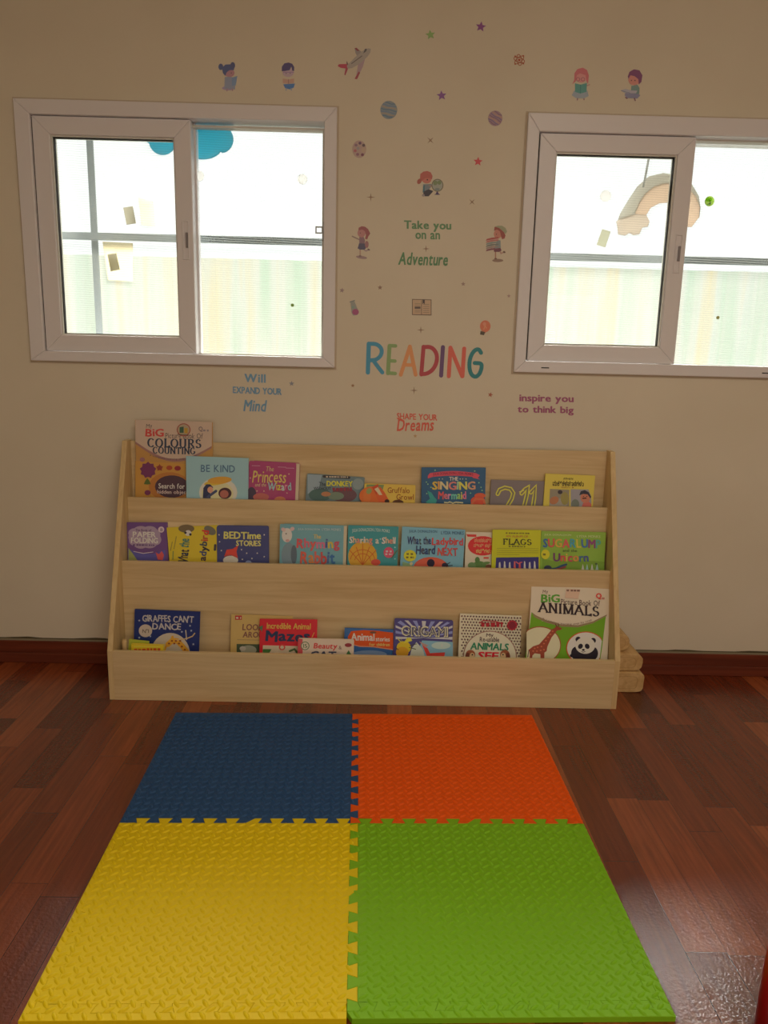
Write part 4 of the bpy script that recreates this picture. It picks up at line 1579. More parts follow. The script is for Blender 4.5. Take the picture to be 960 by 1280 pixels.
def d_animals(A):
    q = zz(640, 720, 5.333)
    A.p('green_panel')
    A.poly(q((130, 240), (200, 300), (320, 335), (430, 340), (530, 318), (625, 270), (600, 480), (585, 575), (85, 572)), (82, 124, 22))
    A.poly([p for p in q((130, 240), (150, 275), (230, 312), (330, 338), (440, 342), (540, 315), (628, 268), (634, 256), (540, 302), (440, 328), (330, 324), (232, 296), (160, 262))], (110, 96, 66))
    A.text('My', (*q((205, 92))[0], *q((240, 122))[0]), (80, 60, 50), jit=.1)
    A.text('BiG', (*q((196, 122))[0], *q((316, 174))[0]), (66, 118, 36), bold=.05, jit=.08)
    A.text('Picture Book Of', (*q((326, 152))[0], *q((585, 188))[0]), (66, 50, 44), jit=.06, slope=.05, bold=.01)
    A.roman('ANIMALS', (*q((180, 176))[0], *q((578, 238))[0]), (36, 26, 28), slope=.075, thick=.24)
    A.text('A complete learning step by step', (*q((200, 274))[0], *q((530, 290))[0]), (90, 66, 54), arch=-6.5, slope=.03)
    A.text('Q', (*q((560, 115))[0], *q((595, 155))[0]), (176, 50, 40), bold=.04)
    A.scribble((*q((597, 140))[0], *q((632, 156))[0]), (140, 100, 84))
    A.poly(q((360, 86), (455, 90), (440, 152), (352, 145)), (164, 138, 114), 'badge')
    A.scribble((*q((362, 88))[0], *q((452, 102))[0]), (96, 70, 56))
    A.p('giraffe')
    # giraffe roundel
    c = q((185, 460))[0]
    A.poly([c_ for c_ in [(min(max(c[0] + 26.5 * math.cos(t / 20 * math.pi), 658), 720), c[1] + 23.5 * math.sin(t / 20 * math.pi)) for t in range(40)]], (120, 62, 30))
    A.poly([(min(max(c[0] + 25.3 * math.cos(t / 20 * math.pi), 658), 720), c[1] + 22.3 * math.sin(t / 20 * math.pi)) for t in range(40)], (186, 158, 126))
    br = (116, 52, 34)
    A.poly(q((112, 490), (140, 468), (180, 455), (220, 410), (262, 358), (285, 345), (295, 330), (335, 350), (318, 360), (300, 362), (262, 410), (235, 470), (230, 500), (215, 510), (215, 575), (190, 575), (188, 520), (150, 515), (135, 530), (132, 575), (108, 575), (118, 530)), br)
    A.stroke(q((296, 335), (290, 322)), 1, (80, 40, 30))
    A.stroke(q((308, 336), (310, 322)), 1, (80, 40, 30))
    A.stroke(q((112, 492), (104, 540)), .9, (60, 34, 28))
    for a, b in ((150, 482), (170, 475), (195, 470), (212, 450), (225, 430), (240, 408), (255, 388), (270, 368), (165, 500), (190, 495), (212, 490), (140, 500)):
        A.ell(*q((a, b))[0], 1.3, 1.0, (150, 84, 54), n=7)
    A.p('panda')
    # panda roundel
    c = q((490, 480))[0]
    A.poly([(min(c[0] + 24.5 * math.cos(t / 20 * math.pi), 752.5 - (c[1] + 20.8 * math.sin(t / 20 * math.pi) - 797) * .12), c[1] + 20.8 * math.sin(t / 20 * math.pi)) for t in range(40)], (150, 66, 30))
    A.poly([(min(c[0] + 23.2 * math.cos(t / 20 * math.pi), 752.5 - (c[1] + 20.8 * math.sin(t / 20 * math.pi) - 797) * .12), c[1] + 19.6 * math.sin(t / 20 * math.pi)) for t in range(40)], (186, 172, 156))
    bk = (24, 20, 30)
    A.ell(*q((430, 515))[0], 7, 8.6, bk)
    A.ell(*q((535, 515))[0], 7, 8.6, bk)
    A.ell(*q((480, 530))[0], 15, 6.4, bk)
    A.ell(*q((440, 422))[0], 3.4, 3.4, bk)
    A.ell(*q((540, 430))[0], 3.4, 3.4, bk)
    A.ell(*q((487, 462))[0], 12.4, 10.6, (184, 164, 142))
    A.ell(*q((455, 468))[0], 2.8, 3.4, bk, rot=30)
    A.ell(*q((500, 468))[0], 2.8, 3.4, bk, rot=-30)
    A.ell(*q((474, 492))[0], 1.8, 1.3, bk, n=10)
    A.stroke(q((462, 503), (474, 507), (486, 503)), .7, bk)
    A.ell(*q((395, 530))[0], 2, 2, bk)


book('picture_book', 3, (664.5, 730.5), (763.5, 736.5), -.222, -.272, .010, (176, 152, 128),
     'large white and green animal picture book leaning at right end of the bottom tier', d_animals)

# small cream peg at the left end of the bottom tier
p = at(155.5, 806, -.27)
cb = tag(empty('toy_block', (p.x, -.268, TF3 + .001)), 'small cream rounded block at the far left end of the bottom tier', 'toy')
MB().tube([(0, 0, 0), (0, 0, p.z - TF3 + .012), (0, 0, p.z - TF3 + .018)], [.0085, .0085, .006], 14).build('body', mat(ph((150, 126, 84)), .6), cb, smooth=True)
MB().tube([(0, 0, .07), (0, 0, .076)], [.009, .009], 14).build('green_band', mat(ph((110, 120, 60)), .6), cb)

# ------------------------------------------------------------------ wooden log blocks beside the shelf
M_LOG = wood('bare_log', lin(196, 156, 100), lin(222, 188, 134), 'y', .7, 1.0)


def log(name, x0, x1, z0, z1, y0, y1, pr, label, seed):
    rr = random.Random(seed)
    cx, cz = (x0 + x1) / 2, (z0 + z1) / 2
    r = tag(empty(name, (cx, y0, z0)), label, 'wooden block', 'wooden blocks stacked beside the shelf')
    P = []
    hw, hh = (x1 - x0) / 2, (z1 - z0) / 2
    for i in range(28):
        t = 2 * math.pi * i / 28
        c, s_ = math.cos(t), math.sin(t)
        k = pr
        X = math.copysign(abs(c) ** k, c) * hw * (1 + rr.uniform(-.02, .02))
        Z = math.copysign(abs(s_) ** k, s_) * hh
        P.append((X, Z + hh))
    MB().prism(P, 0, y1 - y0).build('log_body', M_LOG, r, bevel=.004, segs=3)
    Q = [(a * .9, hh + (b - hh) * .88) for a, b in P]
    m = MB()
    for f in (.62,):
        A_ = [(a * f, hh + (b - hh) * f) for a, b in P]
        B_ = [(a * (f - .035), hh + (b - hh) * (f - .035)) for a, b in P]
        n_ = len(A_)
        va = [m.bm.verts.new((a, -.0004, b)) for a, b in A_]
        vb = [m.bm.verts.new((a, -.0004, b)) for a, b in B_]
        for i in range(n_):
            m.bm.faces.new((va[i], va[(i + 1) % n_], vb[(i + 1) % n_], vb[i]))
    m.build('growth_rings', mat(lin(188, 148, 96), .8), r)
    return r


YLG = -.19
lp = lambda u, v: at(u, v, YLG)
a, b = lp(779, 863), lp(806.5, 841)
log('wooden_log', .872, b.x, .0, b.z, YLG, -.05, .42, 'squared wooden log block on the floor, lowest of the stack beside the shelf', 1)
c = lp(806, 823)
log('wooden_log', .866, c.x - .002, b.z + .001, c.z + .012, YLG + .01, -.05, .55, 'split wooden log block in the middle of the stack beside the shelf', 2)
d = lp(796, 795)
log('wooden_log', .864, d.x - .012, c.z + .013, d.z - .006, YLG + .03, -.05, .8, 'small rounded wooden log block topmost of the stack beside the shelf', 3)

# ------------------------------------------------------------------ foam play mat
MC = Vector((-0.0373, -1.0233))
MA = 0.0251
TS = 0.6
TH = 0.012
AMP = 0.010


def seam(nteeth, L):
    """interlocking dovetail line along 0..L, as (t, h) points with one odd slanted tooth in the middle"""
    P = [(0, -AMP)]
    p = L / nteeth
    for i in range(nteeth):
        a = i * p
        k = p * 0.25
        f = p * 0.07
        if i == nteeth // 2:
            P += [(a + k * .5, -AMP), (a + k + p * .25, AMP), (a + 3 * k + f, AMP), (a + 3 * k - f, -AMP)]
        else:
            P += [(a + k + f, -AMP), (a + k - f, AMP), (a + 3 * k + f, AMP), (a + 3 * k - f, -AMP)]
    P.append((L, -AMP))
    return P


SEAM = seam(10, TS)


def foam_mat(name, col):
    t = NT(name)
    no = t.n('TexNoise')
    no.inputs['Scale'].default_value = 900
    geo = t.n('NewGeometry')
    t.l(geo.outputs['Position'], no.inputs['Vector'])
    bp = t.n('Bump')
    bp.inputs['Strength'].default_value = .12
    bp.inputs['Distance'].default_value = .001
    t.l(no.outputs[0], bp.inputs['Height'])
    t.l(bp.outputs[0], t.b.inputs['Normal'])
    t.b.inputs['Base Color'].default_value = (*col, 1)
    t.b.inputs['Roughness'].default_value = .55
    t.b.inputs['Specular IOR Level'].default_value = .3
    return t.m


def inside(p, poly):
    c = False
    j = len(poly) - 1
    for i in range(len(poly)):
        xi, yi = poly[i]
        xj, yj = poly[j]
        if (yi > p[1]) != (yj > p[1]) and p[0] < (xj - xi) * (p[1] - yi) / (yj - yi) + xi:
            c = not c
        j = i
    return c


def lozenge(bm, x, y, ang, z):
    ca, sa = math.cos(ang), math.sin(ang)
    L, Wd, Hh = .0118, .0046, .0035

    def ring(f, h):
        R_ = []
        for i in range(10):
            t = 2 * math.pi * i / 10
            a = math.cos(t) * L * f
            b = math.sin(t) * abs(math.sin(t)) ** .3 * Wd * f
            R_.append(bm.verts.new((x + ca * a - sa * b, y + sa * a + ca * b, z + h)))
        return R_
    A_, B_ = ring(1, -.0002), ring(.66, Hh * .8)
    top_ = bm.verts.new((x, y, z + Hh))
    for i in range(10):
        j = (i + 1) % 10
        f = bm.faces.new((A_[i], A_[j], B_[j], B_[i]))
        f.smooth = True
        f = bm.faces.new((B_[i], B_[j], top_))
        f.smooth = True


def slab(pts, m, name, parent, dots):
    bm = bmesh.new()
    A_ = [bm.verts.new((*p, 0)) for p in pts]
    B_ = [bm.verts.new((*p, TH)) for p in pts]
    n_ = len(pts)
    bm.faces.new(A_[::-1])
    tf = bm.faces.new(B_)
    for i in range(n_):
        bm.faces.new((A_[i], A_[(i + 1) % n_], B_[(i + 1) % n_], B_[i]))
    bmesh.ops.recalc_face_normals(bm, faces=bm.faces)
    bmesh.ops.bevel(bm, geom=list(tf.edges), offset=.0006, segments=1, affect='EDGES', profile=.5)
    for x, y, k in dots:
        lozenge(bm, x, y, k, TH)
    me = bpy.data.meshes.new(name)
    bm.to_mesh(me)
    bm.free()
    me.materials.append(m)
    return link(name, me, parent)


def shrink(pts, d):
    """move a counter-clockwise outline inwards"""
    n_ = len(pts)
    out = []
    for i in range(n_):
        p0, p1, p2 = Vector(pts[i - 1]), Vector(pts[i]), Vector(pts[(i + 1) % n_])
        d0 = (p1 - p0).normalized()
        d1 = (p2 - p1).normalized()
        n0, n1 = Vector((-d0.y, d0.x)), Vector((-d1.y, d1.x))
        b = n0 + n1
        b = b.normalized() if b.length > .05 else n0
        k = d / max(.4, b.dot(n0))
        out.append((p1.x + b.x * k, p1.y + b.y * k))
    return out


def tile(ix, iy, col, label):
    """ix, iy in (-1, 0): the tile spans ix*TS..(ix+1)*TS in mat coordinates"""
    root = empty('foam_mat_tile')
    root.location = (MC.x, MC.y, 0.0005)
    root.rotation_euler = (0, 0, MA)
    tag(root, label, 'foam mat', 'interlocking foam mat tiles')
    x0, y0 = ix * TS, iy * TS
    x1, y1 = x0 + TS, y0 + TS
    ST = .026
    # seams sit on the grid lines inside the mat and on the edge-strip lines at its rim
    xa = x0 if ix == 0 else x0 + ST
    xb = x1 if ix == -1 else x1 - ST
    ya = y0 if iy == 0 else y0 + ST
    yb = y1 if iy == -1 else y1 - ST

    def along(P, L0, L1):
        return [(L0 + (L1 - L0) * t / TS, h) for t, h in P]
    S = SEAM
    bottom = [(a, ya + h) for a, h in along(S, xa, xb)]
    topp = [(a, yb + h) for a, h in along(S, xa, xb)][::-1]
    left = [(xa + h, a) for a, h in along(S, ya, yb)][::-1]
    right = [(xb + h, a) for a, h in along(S, ya, yb)]
    bottom[0] = (xa - AMP, ya - AMP); bottom[-1] = (xb - AMP, ya - AMP)
    right[0] = (xb - AMP, ya - AMP); right[-1] = (xb - AMP, yb - AMP)
    topp[0] = (xb - AMP, yb - AMP); topp[-1] = (xa - AMP, yb - AMP)
    left[0] = (xa - AMP, yb - AMP); left[-1] = (xa - AMP, ya - AMP)
    # top corner teeth overlap is avoided by keeping teeth off the corners
    body = bottom[:-1] + right[:-1] + topp[:-1] + left[:-1]
    m = foam_mat('eva_foam', col)
    regs = [('mat_body', shrink(body, .0003))]
    # edge strips on the outer sides
    if iy == -1:
        strip = [(x0, y0), (xb - AMP if ix == -1 else x1, y0)] + ([(x1, ya - AMP)] if ix == 0 else []) + [(xb - AMP, ya - AMP)] + [(a, h) for a, h in bottom[::-1]][1:-1] + [(xa - AMP, ya - AMP)] + ([(x0, ya - AMP)] if ix == -1 else [])
    else:
        strip = [(xa - AMP, yb - AMP)] + topp[::-1][1:-1] + [(xb - AMP, yb - AMP)] + ([(x1, yb - AMP)] if ix == 0 else []) + [(x1 if ix == 0 else xb - AMP, y1), (x0 if ix == -1 else xa - AMP, y1)] + ([(x0, yb - AMP)] if ix == -1 else [])
    regs.append(('edge_strip', strip))
    ylo, yhi = (ya - AMP, yb - AMP)
    if ix == -1:
        s2 = [(x0, ylo)] + [(xa - AMP, ylo)] + left[::-1][1:-1] + [(xa - AMP, yhi), (x0, yhi)]
    else:
        s2 = [(xb - AMP, ylo), (x1, ylo), (x1, yhi), (xb - AMP, yhi)] + right[::-1][1:-1]
    regs.append(('edge_strip', s2))

    def clean(P):
        out = []
        for p in P:
            if not out or (Vector(p) - Vector(out[-1])).length > 1e-5:
                out.append(p)
        if (Vector(out[0]) - Vector(out[-1])).length < 1e-5:
            out.pop()
        ar = sum(out[i - 1][0] * out[i][1] - out[i][0] * out[i - 1][1] for i in range(len(out)))
        return out if ar > 0 else out[::-1]
    regs = [(nm, clean(P)) for nm, P in regs]
    dots = [[] for _ in regs]
    pt = .0266
    N = int(TS / pt) + 2
    for i in range(-1, N):
        for j in range(-1, N):
            for sh, ang in ((0, math.radians(125)), (.5, math.radians(35))):
                px, py = x0 + (i + sh + .3) * pt, y0 + (j + sh + .35) * pt
                for k, (nm, P) in enumerate(regs):
                    if inside((px, py), P):
                        ok = all(any(inside((px + dx, py + dy), P2) for _, P2 in regs) for dx, dy in ((.006, 0), (-.006, 0), (0, .006), (0, -.006)))
                        ex_ = all(x0 - AMP < px + s_ * .009 * math.cos(ang) < x1 and y0 - AMP < py + s_ * .009 * math.sin(ang) < y1 for s_ in (1, -1))
                        if ok and ex_:
                            dots[k].append((px, py, ang))
                        break
    for (nm, P), dd in zip(regs, dots):
        slab(P if nm == 'mat_body' else shrink(P, .0001), m, nm, root, dd)
    return root


tile(-1, 0, lin(42, 84, 134), 'blue foam mat tile nearest the shelf on the left')
tile(0, 0, lin(246, 96, 6), 'orange foam mat tile nearest the shelf on the right')
tile(-1, -1, lin(238, 210, 3), 'yellow foam mat tile in front of the blue one')
tile(0, -1, lin(132, 194, 24), 'lime green foam mat tile in front of the orange one')

# ------------------------------------------------------------------ red chair at the right edge
M_RED = mat(lin(176, 10, 18), .35, .5, 'red_plastic')
ch = tag(empty('child_chair', (.95, -1.86, 0)), 'red plastic child chair whose leg shows at the lower right edge of the photo', 'chair')
for lx, ly in ((-.232, .21), (.22, .21), (-.22, -.16), (.22, -.16)):
    sx, sy = math.copysign(.012, lx), .0
    MB().tube([(lx, ly, 0), (lx * .98 , ly, .15), (lx * .93, ly, .30)], [.017, .019, .022], 16).build('leg', M_RED, ch, smooth=True)
MB().box(-.2, .2, -.18, .21, .30, .322).build('seat', M_RED, ch, bevel=.01, segs=3)
MB().box(-.2, .2, -.2, -.175, .40, .58).build('backrest', M_RED, ch, bevel=.01, segs=3)
for lx in (-.17, .17):
    MB().tube([(lx, -.17, .31), (lx, -.187, .5)], [.014, .014], 12).build('back_post', M_RED, ch, smooth=True)


# ------------------------------------------------------------------ wall stickers
def sticker(name, cx, cy, label, draw, cat='wall sticker', group='wall stickers'):
    p = at(cx, cy, 0)
    r = tag(empty(name, (p.x, 0, p.z)), label, cat, group)
    A = Art(lambda u, v: (at(u, v, 0).x - p.x, at(u, v, 0).z - p.z))
    draw(A)
    A.build(r)
    return r


def d_bungirl(A):
    q = zz(260, 60, 6.857)
    A.ell(*q((175, 345))[0], 8, 2.6, (128, 112, 128), 'clothing')
    A.poly(q((145, 250), (195, 245), (235, 260), (232, 355), (140, 350)), (112, 118, 128), 'clothing')
    A.poly(q((205, 255), (252, 240), (238, 320), (205, 325)), (98, 116, 134), 'book')
    A.stroke(q((165, 350), (163, 368)), 1.4, (128, 108, 112))
    A.stroke(q((210, 350), (210, 366)), 1.4, (128, 108, 112))
    A.ell(*q((185, 215))[0], 6.2, 5, (136, 104, 106), 'face')
    A.poly(q((120, 170), (150, 142), (200, 140), (226, 165), (222, 190), (185, 190), (160, 210), (148, 240), (128, 215)), (70, 78, 104), 'hair')
    A.ell(*q((110, 162))[0], 3, 4, (72, 78, 102), 'hair')
    A.ell(*q((212, 150))[0], 3, 4.2, (72, 76, 98), 'hair')
    A.ell(*q((200, 215))[0], .6, .7, (60, 56, 66), 'face', n=8)


sticker('reading_child_sticker', 285, 96, 'girl with two dark hair buns reading, sticker above the left window', d_bungirl)


def d_boy(A):
    q = zz(260, 60, 6.857)
    A.poly(q((645, 312), (745, 305), (735, 340), (700, 355), (662, 345)), (70, 100, 136), 'clothing')
    A.stroke(q((672, 345), (670, 362)), 1.2, (110, 120, 134))
    A.stroke(q((712, 345), (715, 362)), 1.2, (110, 120, 134))
    A.poly(q((640, 262), (690, 270), (738, 262), (738, 302), (690, 308), (642, 302)), (148, 122, 104), 'book')
    A.stroke(q((690, 270), (690, 306)), .7, (120, 92, 88), 'book')
    A.ell(*q((687, 212))[0], 7, 5.4, (142, 126, 128), 'face')
    A.stroke(q((645, 208), (735, 208)), .8, (120, 96, 120), 'face')
    A.poly(q((632, 200), (634, 160), (655, 132), (690, 125), (722, 135), (740, 165), (738, 198), (722, 195), (715, 160), (700, 190), (660, 198)), (72, 66, 92), 'hair')
    A.ell(*q((670, 218))[0], .6, .6, (60, 50, 60), 'face', n=8)
    A.ell(*q((705, 218))[0], .6, .6, (60, 50, 60), 'face', n=8)


sticker('reading_child_sticker', 360, 95, 'dark-haired boy in blue holding an open book, sticker above the left window', d_boy)


def d_redgirl(A):
    q = zz(680, 60, 6)
    A.stroke(q((252, 365), (250, 390)), 1.5, (120, 96, 96))
    A.stroke(q((298, 365), (300, 388)), 1.5, (120, 96, 96))
    A.poly(q((225, 320), (325, 320), (335, 360), (300, 378), (240, 376), (208, 355)), (118, 126, 128), 'clothing')
    A.stroke(q((318, 285), (342, 275)), 1.2, (140, 104, 96))
    A.poly(q((232, 265), (275, 275), (322, 262), (318, 330), (272, 342), (232, 330)), (74, 118, 108), 'book')
    A.stroke(q((274, 276), (272, 340)), .7, (58, 96, 92), 'book')
    A.ell(*q((278, 222))[0], 7.2, 6.4, (158, 112, 106), 'face')
    A.poly(q((212, 272), (226, 240), (228, 190), (250, 158), (290, 148), (322, 165), (336, 205), (330, 270), (318, 250), (312, 205), (270, 190), (246, 205), (238, 250)), (150, 88, 88), 'hair')
    for dx in (255, 292):
        A.stroke([(q((dx, 235))[0][0] + 2.2 * math.cos(t / 6 * math.pi), q((dx, 235))[0][1] + 2.2 * math.sin(t / 6 * math.pi)) for t in range(13)], .5, (110, 60, 70), 'glasses')


sticker('reading_child_sticker', 725, 105, 'red-haired girl in glasses behind a green book, sticker above the right window', d_redgirl)


def d_sitboy(A):
    q = zz(680, 60, 6)
    A.poly(q((610, 335), (690, 330), (722, 355), (700, 380), (620, 375), (605, 355)), (104, 104, 118), 'clothing')
    A.stroke(q((612, 372), (622, 378)), 1.6, (96, 72, 78))
    A.stroke(q((678, 378), (684, 394)), 1.6, (96, 72, 78))
    A.poly(q((655, 285), (700, 275), (716, 300), (714, 345), (650, 340)), (92, 112, 104), 'clothing')
    A.poly(q((575, 318), (610, 308), (652, 318), (700, 320), (690, 340), (640, 340), (600, 335)), (132, 130, 132), 'book')
    A.stroke(q((578, 320), (612, 330), (645, 338)), .8, (100, 104, 112), 'book')
    A.ell(*q((676, 238))[0], 7.4, 7, (152, 104, 92), 'face')
    A.poly(q((628, 215), (640, 180), (675, 160), (715, 168), (738, 205), (730, 255), (710, 275), (708, 235), (680, 212), (648, 205), (634, 232)), (98, 62, 84), 'hair')
    A.ell(*q((655, 244))[0], .7, .8, (60, 44, 50), 'face', n=8)
    A.ell(*q((682, 244))[0], .7, .8, (60, 44, 50), 'face', n=8)


sticker('reading_child_sticker', 792, 106, 'plum-haired boy sitting with an open book on his lap, sticker above the right window', d_sitboy)


def d_plane(A):
    q = zz(410, 40, 8.727)
    A.poly(q((290, 178), (310, 172), (350, 205), (395, 235), (340, 300), (300, 230)), (118, 112, 106), 'wing')
    A.poly(q((290, 178), (310, 172), (345, 205), (318, 208)), (112, 62, 60), 'wing')
    A.poly(q((330, 340), (405, 290), (380, 380), (340, 460), (305, 500)), (132, 114, 114), 'wing')
    A.poly(q((335, 430), (350, 445), (318, 515), (290, 512)), (124, 66, 68), 'wing')
    A.poly(q((105, 372), (120, 352), (200, 350), (235, 365), (200, 400), (140, 392)), (138, 62, 72), 'tail')
    A.poly(q((205, 315), (222, 350), (212, 365), (200, 345)), (98, 80, 74), 'tail')
    A.poly(q((192, 395), (222, 390), (190, 475), (178, 465)), (130, 66, 72), 'tail')
    A.poly(q((205, 370), (290, 280), (380, 205), (440, 178), (468, 185), (462, 225), (430, 270), (350, 345), (262, 395), (215, 400)), (130, 124, 112), 'fuselage')
    A.stroke(q((258, 345), (370, 262)), 1.0, (84, 76, 72), 'fuselage')
    A.poly(q((385, 235), (402, 185), (425, 182), (418, 210)), (78, 76, 72), 'cockpit')


sticker('airplane_sticker', 443, 79, 'white airplane sticker with red tail between the windows', d_plane)


def star_sticker(x, y, r, col, label, rot=0):
    sticker('star_sticker', x, y, label, lambda A: A.star(x, y, r, col, 'star', rot), group='star stickers')


star_sticker(538, 43.5, 6.5, (106, 130, 78), 'green star sticker near the top of the wall', -8)
star_sticker(601, 33.5, 6.8, (104, 62, 100), 'plum star sticker, topmost of the wall stickers', 8)
star_sticker(552, 119.5, 6.5, (104, 72, 108), 'violet star sticker above the crossed sparkle', -5)
star_sticker(597.5, 202, 6, (150, 66, 66), 'red star sticker right of the girl with globe', 4)
star_sticker(475, 359.5, 3.2, (112, 92, 76), 'tiny brown star sticker above the test tube at right', 0)
star_sticker(427.5, 363, 3.4, (120, 104, 96), 'tiny grey star sticker beside the left window edge', 10)
star_sticker(579, 355, 3.0, (122, 104, 90), 'tiny tan star sticker under the walking child with books', 0)
star_sticker(636, 370, 2.6, (128, 108, 96), 'tiny pale star sticker beside the right window frame', 0)
star_sticker(364.5, 479.5, 3.4, (104, 104, 104), 'tiny grey star sticker right of the words Will expand', 0)
star_sticker(441, 482, 2.6, (112, 86, 58), 'tiny brown star sticker below left of the READING letters', 0)
star_sticker(613, 493.5, 3.4, (126, 76, 56), 'tiny rust star sticker below right of the READING letters', 15)
star_sticker(519, 545, 2.6, (140, 116, 80), 'tiny tan star sticker below the words Shape your Dreams', 0)


def d_atom(A):
    c = (649, 75)
    for rot in (20, 80, 140):
        cc, ss = math.cos(math.radians(rot)), math.sin(math.radians(rot))
        A.stroke([(c[0] + 7 * math.cos(t / 12 * math.pi) * cc - 3 * math.sin(t / 12 * math.pi) * ss, c[1] + 7 * math.cos(t / 12 * math.pi) * ss + 3 * math.sin(t / 12 * math.pi) * cc) for t in range(25)], .9, (126, 70, 46), 'orbit', cap=False)
    A.ell(*c, 1.6, 1.6, (130, 66, 46), 'nucleus')
    for dx, dy in ((-5, -4.5), (5, -5), (-5, 5), (5, 4.5)):
        A.ell(c[0] + dx, c[1] + dy, 1.2, 1.2, (126, 74, 50), 'electron', n=10)


sticker('atom_sticker', 649, 75, 'small rust coloured atom sticker at the upper right', d_atom)


def planet(x, y, r, base, strp, label, rot):
    def d(A):
        A.ell(x, y, r, r * 1.08, base, 'globe', n=30)
        rr = random.Random(int(x))
        for k in range(-3, 4):
            yy = k * r * .26
            hw = math.sqrt(max(.05, r * r - yy * yy)) * .93
            pts = []
            for i in range(7):
                X, Y = -hw + 2 * hw * i / 6, yy + .5 * math.sin(i * 1.3 + k)
                a = math.radians(rot)
                pts.append((x + X * math.cos(a) - Y * math.sin(a), y + X * math.sin(a) + Y * math.cos(a)))
            A.stroke(pts, r * .13, strp[k % len(strp)], 'stripes', cap=False)
    sticker('planet_sticker', x, y, label, d, group='planet stickers')


planet(486, 137.5, 10.6, (104, 112, 110), [(80, 98, 110), (90, 104, 116), (128, 116, 98)], 'blue striped planet sticker near the left window corner', 12)
planet(619, 148, 9, (124, 104, 104), [(104, 82, 94), (140, 112, 94), (96, 84, 106)], 'mauve striped planet sticker near the right window corner', 32)


def d_palette(A):
    x, y = 449, 186.5
    A.ell(x, y, 8.8, 11, (138, 120, 108), 'board', n=26)
    A.ell(x + 5.5, y + 1, 3, 3.2, (142, 126, 106), 'board')
    for dx, dy, c in ((-4, -5, (112, 90, 96)), (1, -7.5, (90, 70, 82)), (5.5, -4.8, (84, 74, 72)), (-5, 2, (134, 84, 84)), (-2, 6.5, (112, 84, 92)), (4, 7, (96, 66, 74)), (-1.5, -1, (120, 116, 112))):
        A.ell(x + dx, y + dy, 1.9, 1.9, c, 'paint_dab', n=12)


sticker('palette_sticker', 449, 186, 'paint palette sticker with coloured dabs beside the left window', d_palette)


def d_globegirl(A):
    q = zz(500, 200, 12)
    A.poly(q((345, 365), (470, 360), (475, 390), (440, 440), (380, 460), (345, 490)), (98, 104, 104), 'clothing')
    A.poly(q((345, 400), (372, 370), (372, 490), (340, 490)), (66, 92, 96), 'clothing')
    A.poly(q((345, 520), (360, 470), (430, 440), (500, 465), (480, 490), (430, 545), (370, 545)), (60, 58, 60), 'clothing')
    A.ell(*q((350, 530))[0], 1.8, 1.6, (120, 110, 104))
    A.ell(*q((400, 290))[0], 6, 5.2, (146, 94, 80), 'face')
    A.poly(q((300, 270), (305, 210), (350, 175), (410, 165), (460, 185), (488, 240), (480, 290), (440, 275), (380, 270), (345, 300), (320, 320)), (138, 80, 70), 'hair')
    A.ell(*q((290, 320))[0], 2.6, 3.6, (126, 74, 62), 'hair', rot=30)
    A.ell(*q((410, 297))[0], .8, .9, (44, 34, 34), 'face', n=8)
    A.stroke(q((440, 385), (485, 400)), 1.4, (130, 104, 92))
    A.ell(*q((562, 380))[0], 7.4, 8, (92, 86, 66), 'globe', n=26)
    A.ell(*q((562, 380))[0], 6.4, 7, (124, 126, 112), 'globe', n=26)
    A.ell(*q((530, 345))[0], 2.6, 3, (98, 108, 78), 'globe', rot=30)
    A.ell(*q((590, 340))[0], 2.4, 2.6, (96, 108, 76), 'globe')
    A.ell(*q((560, 440))[0], 3, 1.6, (98, 106, 100), 'globe')
    A.poly(q((548, 475), (566, 475), (580, 505), (605, 522), (510, 522), (540, 505)), (66, 56, 78), 'globe_stand')


sticker('globe_child_sticker', 537, 229, 'red-haired girl kneeling beside a globe, sticker above the green words', d_globegirl)


def d_runner(A):
    q = zz(430, 270, 18.28)
    A.ell(*q((400, 945))[0], 7, 1.8, (122, 104, 100), 'shadow_patch', rot=8)
    A.stroke(q((370, 770), (368, 920)), 1.5, (136, 112, 96), 'leg')
    A.stroke(q((460, 770), (500, 800), (565, 770)), 1.5, (128, 112, 108), 'leg')
    A.ell(*q((565, 768))[0], 1.7, 1.0, (92, 82, 78), 'shoe', rot=30)
    A.ell(*q((368, 915))[0], 1.8, .8, (96, 82, 76), 'shoe')
    A.stroke(q((190, 465), (340, 535)), 1.5, (118, 102, 92), 'arm')
    A.poly(q((350, 480), (450, 480), (480, 560), (470, 640), (350, 630)), (110, 90, 94), 'clothing')
    A.poly(q((345, 625), (480, 630), (500, 740), (460, 770), (360, 768), (312, 740)), (76, 74, 86), 'clothing')
    A.ell(*q((400, 390))[0], 5.0, 5.4, (140, 102, 96), 'face')
    A.poly(q((330, 330), (335, 270), (400, 235), (480, 245), (550, 300), (600, 400), (555, 470), (530, 540), (480, 520), (500, 430), (480, 350), (420, 310)), (120, 76, 74), 'hair')
    A.ell(*q((520, 650))[0], 2.4, 4.4, (124, 92, 90), 'bag')
    A.ell(*q((372, 390))[0], .5, .6, (60, 44, 44), 'face', n=8)


sticker('walking_child_sticker', 454, 302, 'girl in a dark skirt pointing, sticker beside the left window', d_runner)


